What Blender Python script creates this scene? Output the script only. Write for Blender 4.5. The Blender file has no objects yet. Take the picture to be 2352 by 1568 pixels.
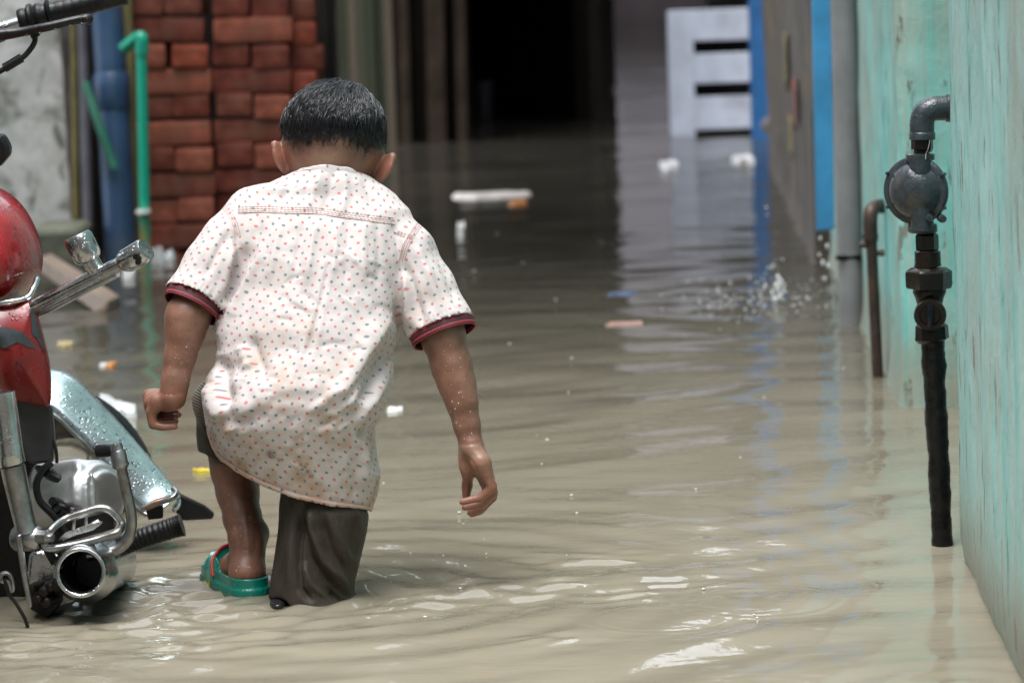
import bpy, bmesh, math, random
import numpy as np
from mathutils import Vector, Matrix, noise as mnoise
random.seed(7); rng = np.random.default_rng(11)
SC = bpy.context.scene; COL = SC.collection

# ------------------------------------------------------------------ camera
FD, CAMH, PITCH, ROLL = 7840.0, 0.88, math.radians(6.38), 0.035   # focal length in units of a 2352 wide frame
cF = np.array([0, math.cos(PITCH), -math.sin(PITCH)]); r0 = np.array([1., 0, 0]); u0 = np.array([0, math.sin(PITCH), math.cos(PITCH)])
cR = r0*math.cos(ROLL) - u0*math.sin(ROLL); cU = u0*math.cos(ROLL) + r0*math.sin(ROLL); cC = np.array([0, 0, CAMH])
def P(px, py, Y):
    "the point of the place at depth Y that is sighted at px, py"
    d = cF + (px-1176)/FD*cR + (784-py)/FD*cU
    return cC + d*(Y/d[1])
def W(px, py, z=0.0):
    d = cF + (px-1176)/FD*cR + (784-py)/FD*cU
    return cC + d*((z-CAMH)/d[2])
def proj(X, Y, Z):
    rx, ry, rz = X-cC[0], Y-cC[1], Z-cC[2]
    dep = rx*cF[0]+ry*cF[1]+rz*cF[2]
    return 1176+FD*(rx*cR[0]+ry*cR[1]+rz*cR[2])/dep, 784-FD*(rx*cU[0]+ry*cU[1]+rz*cU[2])/dep
cam = bpy.data.cameras.new('camera'); co = bpy.data.objects.new('camera', cam); COL.objects.link(co)
M = Matrix.Identity(4)
for i in range(3):
    M[i][0], M[i][1], M[i][2], M[i][3] = cR[i], cU[i], -cF[i], cC[i]
co.matrix_world = M
cam.sensor_width = 36; cam.lens = FD/2352*36; cam.clip_start = .05; cam.clip_end = 500
cam.dof.use_dof = True; cam.dof.focus_distance = 4.70; cam.dof.aperture_fstop = 7.0; cam.dof.aperture_blades = 0
SC.camera = co

# ------------------------------------------------------------------ objects
def tag(o, label=None, cat=None, group=None, kind=None):
    if label: o['label'] = label
    if cat: o['category'] = cat
    if group: o['group'] = group
    if kind: o['kind'] = kind
    return o
def empty(name, loc, label, cat, group=None):
    o = bpy.data.objects.new(name, None); COL.objects.link(o); o.location = loc; o.empty_display_size = .05
    return tag(o, label, cat, group)
def link(name, me, mat=None, parent=None, smooth=True):
    o = bpy.data.objects.new(name, me); COL.objects.link(o)
    if mat: 
        if not me.materials: me.materials.append(mat)
    if smooth and len(me.polygons): me.polygons.foreach_set('use_smooth', np.ones(len(me.polygons), bool))
    if parent is not None:
        o.parent = parent
        pl = parent.location.copy()
        q = parent
        while q.parent: q = q.parent; pl += q.location
        o.location = -pl if parent.type == 'EMPTY' else (0, 0, 0)
    return o
def recentre(o):
    "put the origin of a top-level mesh at its foot"
    me = o.data; v = np.empty(len(me.vertices)*3, np.float32); me.vertices.foreach_get('co', v); v = v.reshape(-1, 3)
    lo, hi = v.min(0), v.max(0); c = np.array([(lo[0]+hi[0])/2, (lo[1]+hi[1])/2, lo[2]], np.float32)
    me.vertices.foreach_set('co', (v-c).ravel()); me.update(); o.location = c.tolist(); return o
class MB:
    "collects shapes, links them as one mesh"
    def __init__(s): s.v = []; s.f = []; s.n = 0
    def add(s, v, f):
        v = np.asarray(v, float); s.v.append(v); s.f += [tuple(i+s.n for i in q) for q in f]; s.n += len(v); return s
    def box(s, lo, hi, M=None):
        lo = np.asarray(lo, float); hi = np.asarray(hi, float)
        v = np.array([[(lo, hi)[i][0], (lo, hi)[j][1], (lo, hi)[k][2]] for i in (0, 1) for j in (0, 1) for k in (0, 1)])
        if M is not None: v = v@M.T
        return s.add(v, [(0, 1, 3, 2), (4, 6, 7, 5), (0, 4, 5, 1), (2, 3, 7, 6), (0, 2, 6, 4), (1, 5, 7, 3)])
    def tube(s, pts, rad, n=14, caps=True, closed=False, flat=None):
        pts = np.asarray(pts, float); m = len(pts); rad = np.full(m, rad, float) if np.isscalar(rad) else np.asarray(rad, float)
        if closed: T = np.roll(pts, -1, 0)-np.roll(pts, 1, 0)
        else: T = np.gradient(pts, axis=0)
        for i in range(m):
            if np.linalg.norm(T[i]) < 1e-9:
                T[i] = (pts[i]-pts[i-1]) if i else pts[1]-pts[0]
                if np.linalg.norm(T[i]) < 1e-9: T[i] = pts[min(i+1, m-1)]-pts[max(i-2, 0)]
        T /= np.linalg.norm(T, axis=1)[:, None]+1e-12
        a = np.array([0, 0, 1.]) if abs(T[0][2]) < .9 else np.array([0, 1., 0])
        vs = []; N = np.cross(T[0], a); N /= np.linalg.norm(N)
        for i in range(m):
            N = N-T[i]*N.dot(T[i]); N /= np.linalg.norm(N)+1e-12; B = np.cross(T[i], N)
            an = np.arange(n)/n*2*math.pi
            fx = 1 if flat is None else flat
            vs.append(pts[i]+rad[i]*(np.cos(an)[:, None]*N*fx+np.sin(an)[:, None]*B))
        v = np.concatenate(vs); f = []
        for i in range(m if closed else m-1):
            j = (i+1) % m
            for k in range(n):
                l = (k+1) % n; f.append((i*n+k, i*n+l, j*n+l, j*n+k))
        if caps and not closed: f.append(tuple(range(n-1, -1, -1))); f.append(tuple((m-1)*n+k for k in range(n)))
        return s.add(v, f)
    def lathe(s, a, b, prof, n=32, caps=True):
        "prof: (t along a-b in 0..1, radius)"
        a = np.asarray(a, float); b = np.asarray(b, float); d = b-a; L = np.linalg.norm(d); d /= L
        h = np.array([0, 0, 1.]) if abs(d[2]) < .9 else np.array([0, 1., 0]); N = np.cross(d, h); N /= np.linalg.norm(N); B = np.cross(d, N)
        an = np.arange(n)/n*2*math.pi + math.pi/n
        v = np.concatenate([a+d*L*t+r*(np.cos(an)[:, None]*N+np.sin(an)[:, None]*B) for t, r in prof]); f = []
        for i in range(len(prof)-1):
            for k in range(n):
                l = (k+1) % n; f.append((i*n+k, i*n+l, (i+1)*n+l, (i+1)*n+k))
        if caps: f.append(tuple(range(n-1, -1, -1))); f.append(tuple((len(prof)-1)*n+k for k in range(n)))
        return s.add(v, f)
    def grid(s, V):
        "V: (m, n, 3)"
        m, n = V.shape[:2]
        return s.add(V.reshape(-1, 3), [(i*n+j, i*n+j+1, (i+1)*n+j+1, (i+1)*n+j) for i in range(m-1) for j in range(n-1)])
    def prism(s, poly, off):
        poly = np.asarray(poly, float); n = len(poly); v = np.concatenate([poly, poly+np.asarray(off, float)])
        return s.add(v, [tuple(range(n-1, -1, -1)), tuple(range(n, 2*n))]+[(i, (i+1) % n, n+(i+1) % n, n+i) for i in range(n)])
    def build(s, name, mat, parent=None, smooth=True, bevel=0, sub=0, angle=None):
        me = bpy.data.meshes.new(name); me.from_pydata(np.concatenate(s.v).tolist(), [], s.f)
        bm = bmesh.new(); bm.from_mesh(me); bmesh.ops.recalc_face_normals(bm, faces=bm.faces); bm.to_mesh(me); bm.free()
        o = link(name, me, mat, parent, smooth)
        if bevel:
            b = o.modifiers.new('bevel', 'BEVEL'); b.width = bevel; b.segments = 2; b.limit_method = 'ANGLE'; b.angle_limit = math.radians(40); b.harden_normals = False
        if sub:
            u = o.modifiers.new('sub', 'SUBSURF'); u.levels = u.render_levels = sub
        if smooth and not sub:
            me.set_sharp_from_angle(angle=math.radians(angle or 42))
        return o
def curve(pts, n=24):
    "Catmull-Rom through pts"
    p = np.asarray(pts, float); q = np.vstack([2*p[0]-p[1], p, 2*p[-1]-p[-2]]); out = []
    for i in range(len(p)-1):
        t = np.linspace(0, 1, n, endpoint=False)[:, None]; a, b, c, d = q[i:i+4]
        out.append(.5*(2*b+(c-a)*t+(2*a-5*b+4*c-d)*t*t+(3*b-a-3*c+d)*t**3))
    return np.vstack(out+[p[-1:]])
def ccurve(pts, n=12):
    p = np.asarray(pts, float); m = len(p); out = []
    for i in range(m):
        t = np.linspace(0, 1, n, endpoint=False)[:, None]; a, b, c, d = p[i-1], p[i], p[(i+1) % m], p[(i+2) % m]
        out.append(.5*(2*b+(c-a)*t+(2*a-5*b+4*c-d)*t*t+(3*b-a-3*c+d)*t**3))
    return np.vstack(out)
def PP(lst, Y=None): return np.array([P(*(q if len(q) == 3 else (q[0], q[1], Y))) for q in lst])

# ------------------------------------------------------------------ materials
def srgb(r, g, b): return tuple(((c/255+.055)/1.055)**2.4 if c > 10 else c/255/12.92 for c in (r, g, b))
class NT:
    def __init__(s, name):
        s.m = bpy.data.materials.new(name); s.m.use_nodes = True; s.t = s.m.node_tree; s.t.nodes.clear()
        s.out = s.n('ShaderNodeOutputMaterial'); s.b = s.n('ShaderNodeBsdfPrincipled'); s.l(s.b.outputs[0], s.out.inputs[0])
    def n(s, t, **k):
        o = s.t.nodes.new(t)
        for a, b in k.items(): setattr(o, a, b)
        return o
    def l(s, a, b): s.t.links.new(a, b)
    def set(s, **k):
        for a, b in k.items():
            i = s.b.inputs[a.replace('_', ' ')]
            if hasattr(b, 'is_linked'): s.l(b, i)
            else: i.default_value = (*b, 1) if isinstance(b, tuple) and len(b) == 3 and i.type == 'RGBA' else b
        return s
    def val(s, i, v):
        if hasattr(v, 'is_linked'): s.l(v, i)
        else: i.default_value = (*v, 1) if isinstance(v, tuple) and len(v) == 3 and i.type == 'RGBA' else v
    def coord(s, scale=(1, 1, 1), which='Object', rot=(0, 0, 0)):
        c = s.n('ShaderNodeTexCoord'); m = s.n('ShaderNodeMapping'); s.l(c.outputs[which], m.inputs[0]); m.inputs['Scale'].default_value = scale; m.inputs['Rotation'].default_value = rot
        return m.outputs[0]
    def noise(s, vec, scale, detail=4, rough=.55, dist=0.):
        o = s.n('ShaderNodeTexNoise'); s.l(vec, o.inputs['Vector']); o.inputs['Scale'].default_value = scale; o.inputs['Detail'].default_value = detail
        o.inputs['Roughness'].default_value = rough; o.inputs['Distortion'].default_value = dist; return o.outputs[0]
    def voro(s, vec, scale, feature='F1', rnd=1.):
        o = s.n('ShaderNodeTexVoronoi', feature=feature); s.l(vec, o.inputs['Vector']); o.inputs['Scale'].default_value = scale; o.inputs['Randomness'].default_value = rnd; return o.outputs
    def math(s, op, a, b=None, c=None, clamp=False):
        o = s.n('ShaderNodeMath', operation=op, use_clamp=clamp)
        for i, v in enumerate((a, b, c)):
            if v is not None: s.val(o.inputs[i], v)
        return o.outputs[0]
    def ramp(s, fac, lo, hi):
        o = s.n('ShaderNodeMapRange', interpolation_type='SMOOTHSTEP'); s.l(fac, o.inputs[0]); o.inputs[1].default_value = lo; o.inputs[2].default_value = hi; return o.outputs[0]
    def mix(s, fac, a, b, mode='MIX'):
        o = s.n('ShaderNodeMix', data_type='RGBA', blend_type=mode); s.val(o.inputs[0], fac); s.val(o.inputs[6], a); s.val(o.inputs[7], b); return o.outputs[2]
    def attr(s, name): return s.n('ShaderNodeAttribute', attribute_name=name)
    def bump(s, h, strength=.3, dist=.002, prev=None):
        o = s.n('ShaderNodeBump'); s.l(h, o.inputs['Height']); o.inputs['Strength'].default_value = strength; o.inputs['Distance'].default_value = dist
        if prev: s.l(prev, o.inputs['Normal'])
        s.l(o.outputs[0], s.b.inputs['Normal']); return o.outputs[0]
def simple(name, col, rough=.5, metal=0., var=.25, scale=30, bump=0., bscale=80, drops=0., coat=0., dirt=None, spec=.5):
    "one colour with mottling, optional wet droplets"
    t = NT(name); v = t.coord()
    n1 = t.noise(v, scale, 5, .6); f = t.ramp(n1, .3, .72)
    c = t.mix(f, tuple(x*(1-var) for x in col), tuple(min(1, x*(1+var*.6)) for x in col))
    if dirt: c = t.mix(t.math('MULTIPLY', t.ramp(t.noise(v, scale*.45, 6, .65), .5, .7), dirt[1]), c, dirt[0])
    t.set(Base_Color=c, Metallic=metal, Roughness=t.math('ADD', t.math('MULTIPLY', n1, .25*rough*2), rough-.25*rough), Coat_Weight=coat, Coat_Roughness=.08, Specular_IOR_Level=spec)
    pr = None
    if bump: pr = t.bump(t.noise(v, bscale, 6, .6), bump, .003)
    if drops:
        d = t.voro(v, drops, 'F1', 1.)
        h = t.math('MULTIPLY', t.ramp(d[0], .38, .10), t.ramp(t.noise(v, drops*.22, 3, .5), .46, .54))
        pr = t.bump(h, .45, .0012, pr)
    return t.m
# ------------------------------------------------------------------ smooth solids: a distance field and its surface
class SDF:
    def __init__(s, lo, hi, vox):
        s.lo = np.asarray(lo, float); s.vox = vox; s.n = np.ceil((np.asarray(hi)-s.lo)/vox).astype(int)+1; s.D = np.full(s.n, .08, np.float32)
    def region(s, lo, hi, pad):
        a = np.maximum(0, np.floor((np.asarray(lo)-pad-s.lo)/s.vox).astype(int)); b = np.minimum(s.n, np.ceil((np.asarray(hi)+pad-s.lo)/s.vox).astype(int)+1)
        sl = tuple(slice(i, j) for i, j in zip(a, b))
        ax = [(s.lo[k]+np.arange(a[k], b[k])*s.vox).astype(np.float32) for k in range(3)]
        return sl, ax[0][:, None, None], ax[1][None, :, None], ax[2][None, None, :]
    def put(s, fn, lo, hi, k=.01, sub=False):
        sl, X, Y, Z = s.region(lo, hi, k+4*s.vox)
        if 0 in [q.stop-q.start for q in sl]: return s
        d = fn(X, Y, Z).astype(np.float32); a = s.D[sl]
        if sub: d = -d; h = np.maximum(k-np.abs(a-d), 0)/max(k, 1e-6); s.D[sl] = np.maximum(a, d)+h*h*k*.25
        else: h = np.maximum(k-np.abs(a-d), 0)/max(k, 1e-6); s.D[sl] = np.minimum(a, d)-h*h*k*.25
        return s
    def cone(s, a, b, ra, rb, k=.01, sub=False):
        a = np.asarray(a, float); b = np.asarray(b, float); ab = b-a; L2 = max(ab@ab, 1e-12); r = max(ra, rb)
        def fn(X, Y, Z):
            t = np.clip(((X-a[0])*ab[0]+(Y-a[1])*ab[1]+(Z-a[2])*ab[2])/L2, 0, 1)
            return np.sqrt((X-a[0]-t*ab[0])**2+(Y-a[1]-t*ab[1])**2+(Z-a[2]-t*ab[2])**2)-(ra+(rb-ra)*t)
        return s.put(fn, np.minimum(a, b)-r, np.maximum(a, b)+r, k, sub)
    def chain(s, pts, rad, k=.008):
        for i in range(len(pts)-1): s.cone(pts[i], pts[i+1], rad[i], rad[i+1], k)
        return s
    def ell(s, c, r, R=None, k=.01, sub=False):
        c = np.asarray(c, float); r = np.asarray(r, float); R = np.eye(3) if R is None else R; m = r.max()
        def fn(X, Y, Z):
            x, y, z = X-c[0], Y-c[1], Z-c[2]
            q = [x*R[0, i]+y*R[1, i]+z*R[2, i] for i in range(3)]
            k0 = np.sqrt((q[0]/r[0])**2+(q[1]/r[1])**2+(q[2]/r[2])**2); k1 = np.sqrt((q[0]/r[0]**2)**2+(q[1]/r[1]**2)**2+(q[2]/r[2]**2)**2)
            return k0*(k0-1)/np.maximum(k1, 1e-6)
        return s.put(fn, c-m, c+m, k, sub)
    def mesh(s):
        D = s.D; n = np.array(D.shape); I = D < 0
        cnt = np.zeros(n-1, np.int8)
        for i in (0, 1):
            for j in (0, 1):
                for k in (0, 1): cnt += I[i:n[0]-1+i, j:n[1]-1+j, k:n[2]-1+k]
        ci = np.argwhere((cnt > 0) & (cnt < 8)); idm = np.full(n-1, -1, np.int32); idm[tuple(ci.T)] = np.arange(len(ci))
        cor = [(i, j, k) for i in (0, 1) for j in (0, 1) for k in (0, 1)]
        val = np.stack([D[ci[:, 0]+a, ci[:, 1]+b, ci[:, 2]+c] for a, b, c in cor], 1)
        acc = np.zeros((len(ci), 3)); w = np.zeros(len(ci))
        for p in range(8):
            for q in range(p+1, 8):
                A, B = np.array(cor[p]), np.array(cor[q])
                if abs(A-B).sum() != 1: continue
                m = (val[:, p] < 0) != (val[:, q] < 0)
                t = val[m, p]/(val[m, p]-val[m, q]); acc[m] += A+(B-A)*t[:, None]; w[m] += 1
        V = s.lo+(ci+acc/np.maximum(w, 1)[:, None])*s.vox
        F = []
        for ax in range(3):
            sl0 = [slice(None)]*3; sl1 = [slice(None)]*3; sl0[ax] = slice(0, -1); sl1[ax] = slice(1, None)
            a, b = I[tuple(sl0)], I[tuple(sl1)]
            e = np.argwhere(a != b); o1, o2 = [(1, 2), (2, 0), (0, 1)][ax]
            ok = (e[:, o1] > 0) & (e[:, o2] > 0) & (e[:, o1] < n[o1]-1) & (e[:, o2] < n[o2]-1); e = e[ok]
            fl = a[tuple(e.T)]
            def cell(d1, d2):
                q = e.copy(); q[:, o1] -= d1; q[:, o2] -= d2; return idm[tuple(q.T)]
            q = np.stack([cell(1, 1), cell(0, 1), cell(0, 0), cell(1, 0)], 1)
            q[~fl] = q[~fl][:, ::-1]; F.append(q)
        return V, np.concatenate(F)
def relax(V, F, it=2, lam=.5):
    n = len(V); src = np.concatenate([F[:, i] for i in range(4)]*2); dst = np.concatenate([np.roll(F, -1, 1)[:, i] for i in range(4)]+[np.roll(F, 1, 1)[:, i] for i in range(4)])
    deg = np.maximum(np.bincount(src, minlength=n), 1)[:, None]
    def avg(V): return np.stack([np.bincount(src, V[dst, k], n) for k in range(3)], 1)/deg
    for _ in range(it):
        V = V+lam*(avg(V)-V); V = V-lam*.98*(avg(V)-V) if _ % 2 else V
    return V
def vnormals(V, F):
    fn = np.cross(V[F[:, 2]]-V[F[:, 0]], V[F[:, 3]]-V[F[:, 1]]); N = np.zeros_like(V)
    for i in range(4):
        for k in range(3): N[:, k] += np.bincount(F[:, i], fn[:, k], len(V))
    return N/(np.linalg.norm(N, axis=1)[:, None]+1e-12)
def npmesh(name, V, F, mat, parent=None, attrs=None, uv=None, smooth=True):
    me = bpy.data.meshes.new(name); nf, k = F.shape
    me.vertices.add(len(V)); me.vertices.foreach_set('co', V.astype(np.float32).ravel())
    me.loops.add(nf*k); me.loops.foreach_set('vertex_index', F.astype(np.int32).ravel())
    me.polygons.add(nf); me.polygons.foreach_set('loop_start', np.arange(0, nf*k, k, dtype=np.int32)); me.polygons.foreach_set('loop_total', np.full(nf, k, np.int32))
    me.update(calc_edges=True); me.validate()
    for a, v in (attrs or {}).items():
        at = me.attributes.new(a, 'FLOAT', 'POINT'); at.data.foreach_set('value', np.asarray(v, np.float32))
    if uv is not None:
        u = me.uv_layers.new(name='UVMap'); u.data.foreach_set('uv', np.asarray(uv, np.float32).ravel())
    return link(name, me, mat, parent, smooth)
def compact(V, F):
    used = np.unique(F); mp = np.full(len(V), -1); mp[used] = np.arange(len(used)); return V[used], mp[F], used
def pdist(px, py, line):
    "distance of image points to a polyline, and the signed side"
    best = np.full(px.shape, 1e9); side = np.zeros(px.shape); tt = np.zeros(px.shape); L = np.asarray(line, float); m = len(L)-1
    for i in range(m):
        a, b = L[i], L[i+1]; d = b-a; l2 = d@d; t = np.clip(((px-a[0])*d[0]+(py-a[1])*d[1])/l2, 0, 1)
        ex, ey = px-a[0]-t*d[0], py-a[1]-t*d[1]; r = np.hypot(ex, ey); sg = (d[0]*ey-d[1]*ex)/math.sqrt(l2)
        k = r < best; best = np.where(k, r, best); side = np.where(k, sg, side); tt = np.where(k, (i+t)/m, tt)
    return best, side, tt
def vnoise(V, scale, oct=3, seed=0):
    "cheap smooth value noise, vectorised"
    out = np.zeros(len(V)); amp = 1.; q = V*scale+seed*17.3
    for o in range(oct):
        i = np.floor(q).astype(np.int64); f = q-i; f = f*f*(3-2*f)
        def h(a, b, c):
            n = ((i[:, 0]+a)*374761393+(i[:, 1]+b)*668265263+(i[:, 2]+c)*2147483647) & 0xffffffff
            n = ((n ^ (n >> 13))*1274126177) & 0xffffffff; return ((n ^ (n >> 16)) & 0xffff)/32768.-1
        x, y, z = f.T; r = 0
        for a in (0, 1):
            for b in (0, 1):
                for c in (0, 1): r = r+h(a, b, c)*(x if a else 1-x)*(y if b else 1-y)*(z if c else 1-z)
        out += amp*r; amp *= .5; q = q*2.03+5.1
    return out
def rotm(axis, ang): return np.array(Matrix.Rotation(ang, 3, axis))
# ------------------------------------------------------------------ light
SUN_EL, SUN_AZ = math.radians(74), math.radians(215)      # azimuth from +Y, clockwise: light comes from behind the camera, a little left
wd = bpy.data.worlds.new('World'); SC.world = wd; wd.use_nodes = True; nt = wd.node_tree; nt.nodes.clear()
sky = nt.nodes.new('ShaderNodeTexSky'); sky.sky_type = 'NISHITA'; sky.sun_disc = False; sky.sun_elevation = SUN_EL; sky.sun_rotation = SUN_AZ
sky.air_density = 1.0; sky.dust_density = 1.5; sky.ozone_density = 1.0
hs = nt.nodes.new('ShaderNodeHueSaturation'); hs.inputs['Saturation'].default_value = .28
bg = nt.nodes.new('ShaderNodeBackground'); bg.inputs[1].default_value = .15
wo = nt.nodes.new('ShaderNodeOutputWorld'); nt.links.new(sky.outputs[0], hs.inputs['Color']); nt.links.new(hs.outputs[0], bg.inputs[0]); nt.links.new(bg.outputs[0], wo.inputs[0])
sl = bpy.data.lights.new('sun', 'SUN'); sl.energy = 1.0; sl.angle = math.radians(40); sl.color = (1, .985, .96)
so = bpy.data.objects.new('sun', sl); COL.objects.link(so)
sd = Vector((math.sin(SUN_AZ)*math.cos(SUN_EL), math.cos(SUN_AZ)*math.cos(SUN_EL), math.sin(SUN_EL)))
so.rotation_euler = sd.to_track_quat('Z', 'Y').to_euler(); so.location = (0, 0, 8)
SC.view_settings.view_transform = 'Standard'; SC.view_settings.look = 'None'; SC.view_settings.exposure = 2.1; SC.view_settings.gamma = 1
SC.cycles.use_denoising = True; SC.cycles.max_bounces = 7; SC.cycles.caustics_reflective = False; SC.cycles.caustics_refractive = False; SC.cycles.sample_clamp_indirect = 6

# ------------------------------------------------------------------ materials of the place
def wall_mat(name, base, pale, bare, peel=.55, streak=1.0):
    t = NT(name); v = t.coord((1, 1, 1))
    st = t.noise(t.coord((14, 14, .55)), 3.0, 5, .62); st2 = t.noise(t.coord((60, 60, 1.2)), 2.0, 4, .6)
    big = t.noise(v, 2.2, 5, .6); mid = t.noise(v, 11, 6, .68); fine = t.noise(v, 90, 5, .6)
    c = t.mix(t.ramp(t.math('ADD', t.math('MULTIPLY', st, .7), t.math('MULTIPLY', mid, .3)), .34, .66), base, pale)
    c = t.mix(t.math('MULTIPLY', t.ramp(t.math('ADD', t.math('MULTIPLY', st, .45), t.math('MULTIPLY', big, .55)), peel-.08, peel+.12), .75*streak), c, bare)
    c = t.mix(t.math('MULTIPLY', t.ramp(st2, .52, .8), .55*streak), c, tuple(x*.55 for x in bare))
    pit = t.ramp(t.noise(t.coord((9, 9, 2.2)), 3.3, 6, .7), .585, .63)
    c = t.mix(t.math('MULTIPLY', pit, .8), c, (.16, .12, .08))
    sep = t.n('ShaderNodeSeparateXYZ'); g = t.n('ShaderNodeNewGeometry'); t.l(g.outputs['Position'], sep.inputs[0])
    low = t.ramp(t.math('ADD', sep.outputs[2], t.math('MULTIPLY', mid, -.14)), .13, -.05)
    c = t.mix(t.math('MULTIPLY', low, .7), c, (.24, .21, .15))          # the silt line left by the flood
    t.set(Base_Color=c, Roughness=t.math('ADD', .3, t.math('MULTIPLY', mid, .4)), Specular_IOR_Level=.45)
    b = t.bump(mid, .35, .012); b = t.bump(pit, .6, -.004, b); b = t.bump(st2, .35, .003, b); t.bump(fine, .3, .002, b)
    return t.m
m_teal = wall_mat('teal_limewash', (.19, .53, .51), (.47, .70, .68), (.33, .36, .32), .51)
m_peel = wall_mat('peeling_teal', (.11, .54, .51), (.42, .69, .66), (.30, .31, .25), .47, .9)
t = NT('stained_concrete'); v = t.coord(); n1 = t.noise(v, 3.2, 6, .66, .4); n2 = t.noise(v, 16, 5, .65); n3 = t.noise(t.coord((1, 1, .5)), 7, 6, .7, .3)
cc = t.mix(t.ramp(n2, .3, .7), (.42, .415, .39), (.60, .595, .575)); cc = t.mix(t.math('MULTIPLY', t.ramp(n1, .44, .56), .8), cc, (.10, .105, .075)); cc = t.mix(t.math('MULTIPLY', t.ramp(n3, .56, .66), .8), cc, (.045, .05, .03))
t.set(Base_Color=cc, Roughness=.7, Specular_IOR_Level=.25); t.bump(n2, .4, .006); m_conc = t.m
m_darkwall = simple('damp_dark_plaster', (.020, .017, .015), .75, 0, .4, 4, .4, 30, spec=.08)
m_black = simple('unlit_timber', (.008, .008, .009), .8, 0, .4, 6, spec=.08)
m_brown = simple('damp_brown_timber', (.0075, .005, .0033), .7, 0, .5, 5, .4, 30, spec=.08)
m_purple = simple('far_purple_plaster', (.10, .082, .09), .8, 0, .25, 2)
m_olive = simple('olive_wet_plaster', (.028, .025, .019), .6, 0, .3, 3, spec=.08)
m_brownwall = simple('peeling_brown_wall', (.085, .068, .052), .65, 0, .45, 7, .5, 40, dirt=((.25, .17, .06), .6))
m_blue = simple('blue_paint', srgb(66, 142, 190), .38, 0, .18, 12, .15, 60)
m_bluepvc = simple('blue_plastic_pipe', srgb(42, 68, 98), .4, 0, .4, 5, .1, 60, dirt=((.08, .09, .11), .8))
m_greypvc = simple('grey_plastic_pipe', (.20, .205, .21), .42, 0, .18, 9, .1, 60, dirt=((.16, .12, .075), .45))
m_green = simple('green_plastic_pipe', srgb(10, 150, 122), .35, 0, .15, 18)
m_dgreen = simple('dull_green_pipe', srgb(30, 92, 72), .4, 0, .2, 18)
m_olivewood = simple('mossy_batten', (.16, .13, .045), .7, 0, .4, 9, .4, 60)
m_white = simple('white_weathered_paint', (.45, .475, .54), .5, 0, .16, 7, .2, 50, dirt=((.24, .24, .25), .6))
m_foam = simple('white_plastic', (.75, .75, .74), .4, 0, .1, 20)
m_moss = simple('mossy_stone', (.10, .105, .075), .8, 0, .5, 12, .6, 40)

# ------------------------------------------------------------------ water
def ripple(x, y):
    "height of the flood water and of the rings spreading over it"
    h = np.zeros_like(x); r = np.random.default_rng(8)
    wx = x+.06*np.sin(2.1*y+1.3*x)+.03*np.sin(5.3*x-2*y); wy = y+.13*np.sin(1.7*x+.6*y)+.05*np.sin(4.1*x+2.1*y+1)+.02*np.sin(9.1*x-3*y+2)
    for i in range(22):
        lam = [.62, .5, .41, .34, .28, .23, .19, .16, .8, .36, .135][i % 11]*r.uniform(.9, 1.1); a = r.normal(0, .30); k = 2*math.pi/lam
        amp = lam*.0036*r.uniform(.6, 1.25)*(.5 if lam > .45 else 1 if lam > .2 else .8)
        env = np.clip(.45+.62*np.sin((.9+i*.07)*x+r.uniform(0, 6)+r.uniform(.4, 1.6)*y+.8*np.sin(1.3*x-.7*y+i)), 0, 1.1)
        h += amp*env*np.sin(k*(wx*math.sin(a)+wy*math.cos(a))+r.uniform(0, 6.3))
    def ring(c, lam, amp, r0, dec, ph=0., sx=1.):
        d = np.hypot((x-c[0])*sx, y-c[1]); return amp*np.sin(2*math.pi*d/lam+ph)*np.exp(-np.maximum(d-r0, 0)/dec)*np.clip(d/r0, 0, 1)
    h += ring((-.27, 4.70), .105, .0026, .10, .40)+ring((-.40, 4.74), .055, .0020, .10, .16, 1)+ring((-.60, 4.70), .06, .0020, .06, .18, 2)
    h += ring((.52, 4.02), .06, .0009, .02, .14, 0, .8)+ring((.93, 8.7), .10, .0016, .05, .5, 0)+ring((-.02, 3.95), .14, .0004, .05, .5)
    # churned patches by the legs and the exhaust
    for (cx, cy, sx, sy, am, se) in [(-.49, 4.76, .08, .15, .0026, 1), (-.385, 4.42, .10, .08, .0026, 2), (-.165, 4.64, .09, .06, .0024, 3), (.0, 4.74, .10, .10, .0021, 4), (.10, 4.95, .09, .07, .0018, 5), (.02, 4.36, .07, .04, .0012, 6), (.19, 4.68, .12, .09, .0012, 7), (-.64, 4.50, .13, .13, .0022, 9), (.85, 8.6, .3, .5, .004, 8)]:
        e = np.exp(-((x-cx)/sx)**2-((y-cy)/sy)**2); rr = np.random.default_rng(se); q = 0
        for j in range(5):
            lam = rr.uniform(.030, .075); an_ = math.pi/2*rr.choice([1, 1, -1])+rr.normal(0, .30); R0 = rr.uniform(.5, 1.6); ox, oy = cx+R0*math.cos(an_), cy+R0*math.sin(an_)
            ph = 1.3*np.sin(x*rr.uniform(12, 26)+y*rr.uniform(-6, 6)+j)
            q = q+np.sin(2*math.pi/lam*np.hypot(wx-ox, wy-oy)+ph+rr.uniform(0, 6))*lam/.05*np.clip(.15+1.*np.sin(x*rr.uniform(14, 34)+y*rr.uniform(-24, 24)+2*j), 0, 1.15)
        h += e*am*q*.85
    # drops of rain
    for i in range(46):
        yy = 3.6*(1+r.uniform(0, 1)**2*3.2); xx = r.uniform(-.16, .15)*yy; d = np.hypot(x-xx, y-yy); R = r.uniform(.03, .12)
        h += .0003*np.sin(2*math.pi*(d-R)/.022)*np.exp(-((d-R)/.018)**2)
    return h
ys = [1.2]
while ys[-1] < 70: ys.append(ys[-1]*(1.0012 if 4.1 < ys[-1] < 5.2 else 1.0022 if 3.6 < ys[-1] < 5.6 else 1.0045 if 3 < ys[-1] < 11 else 1.012))
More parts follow.
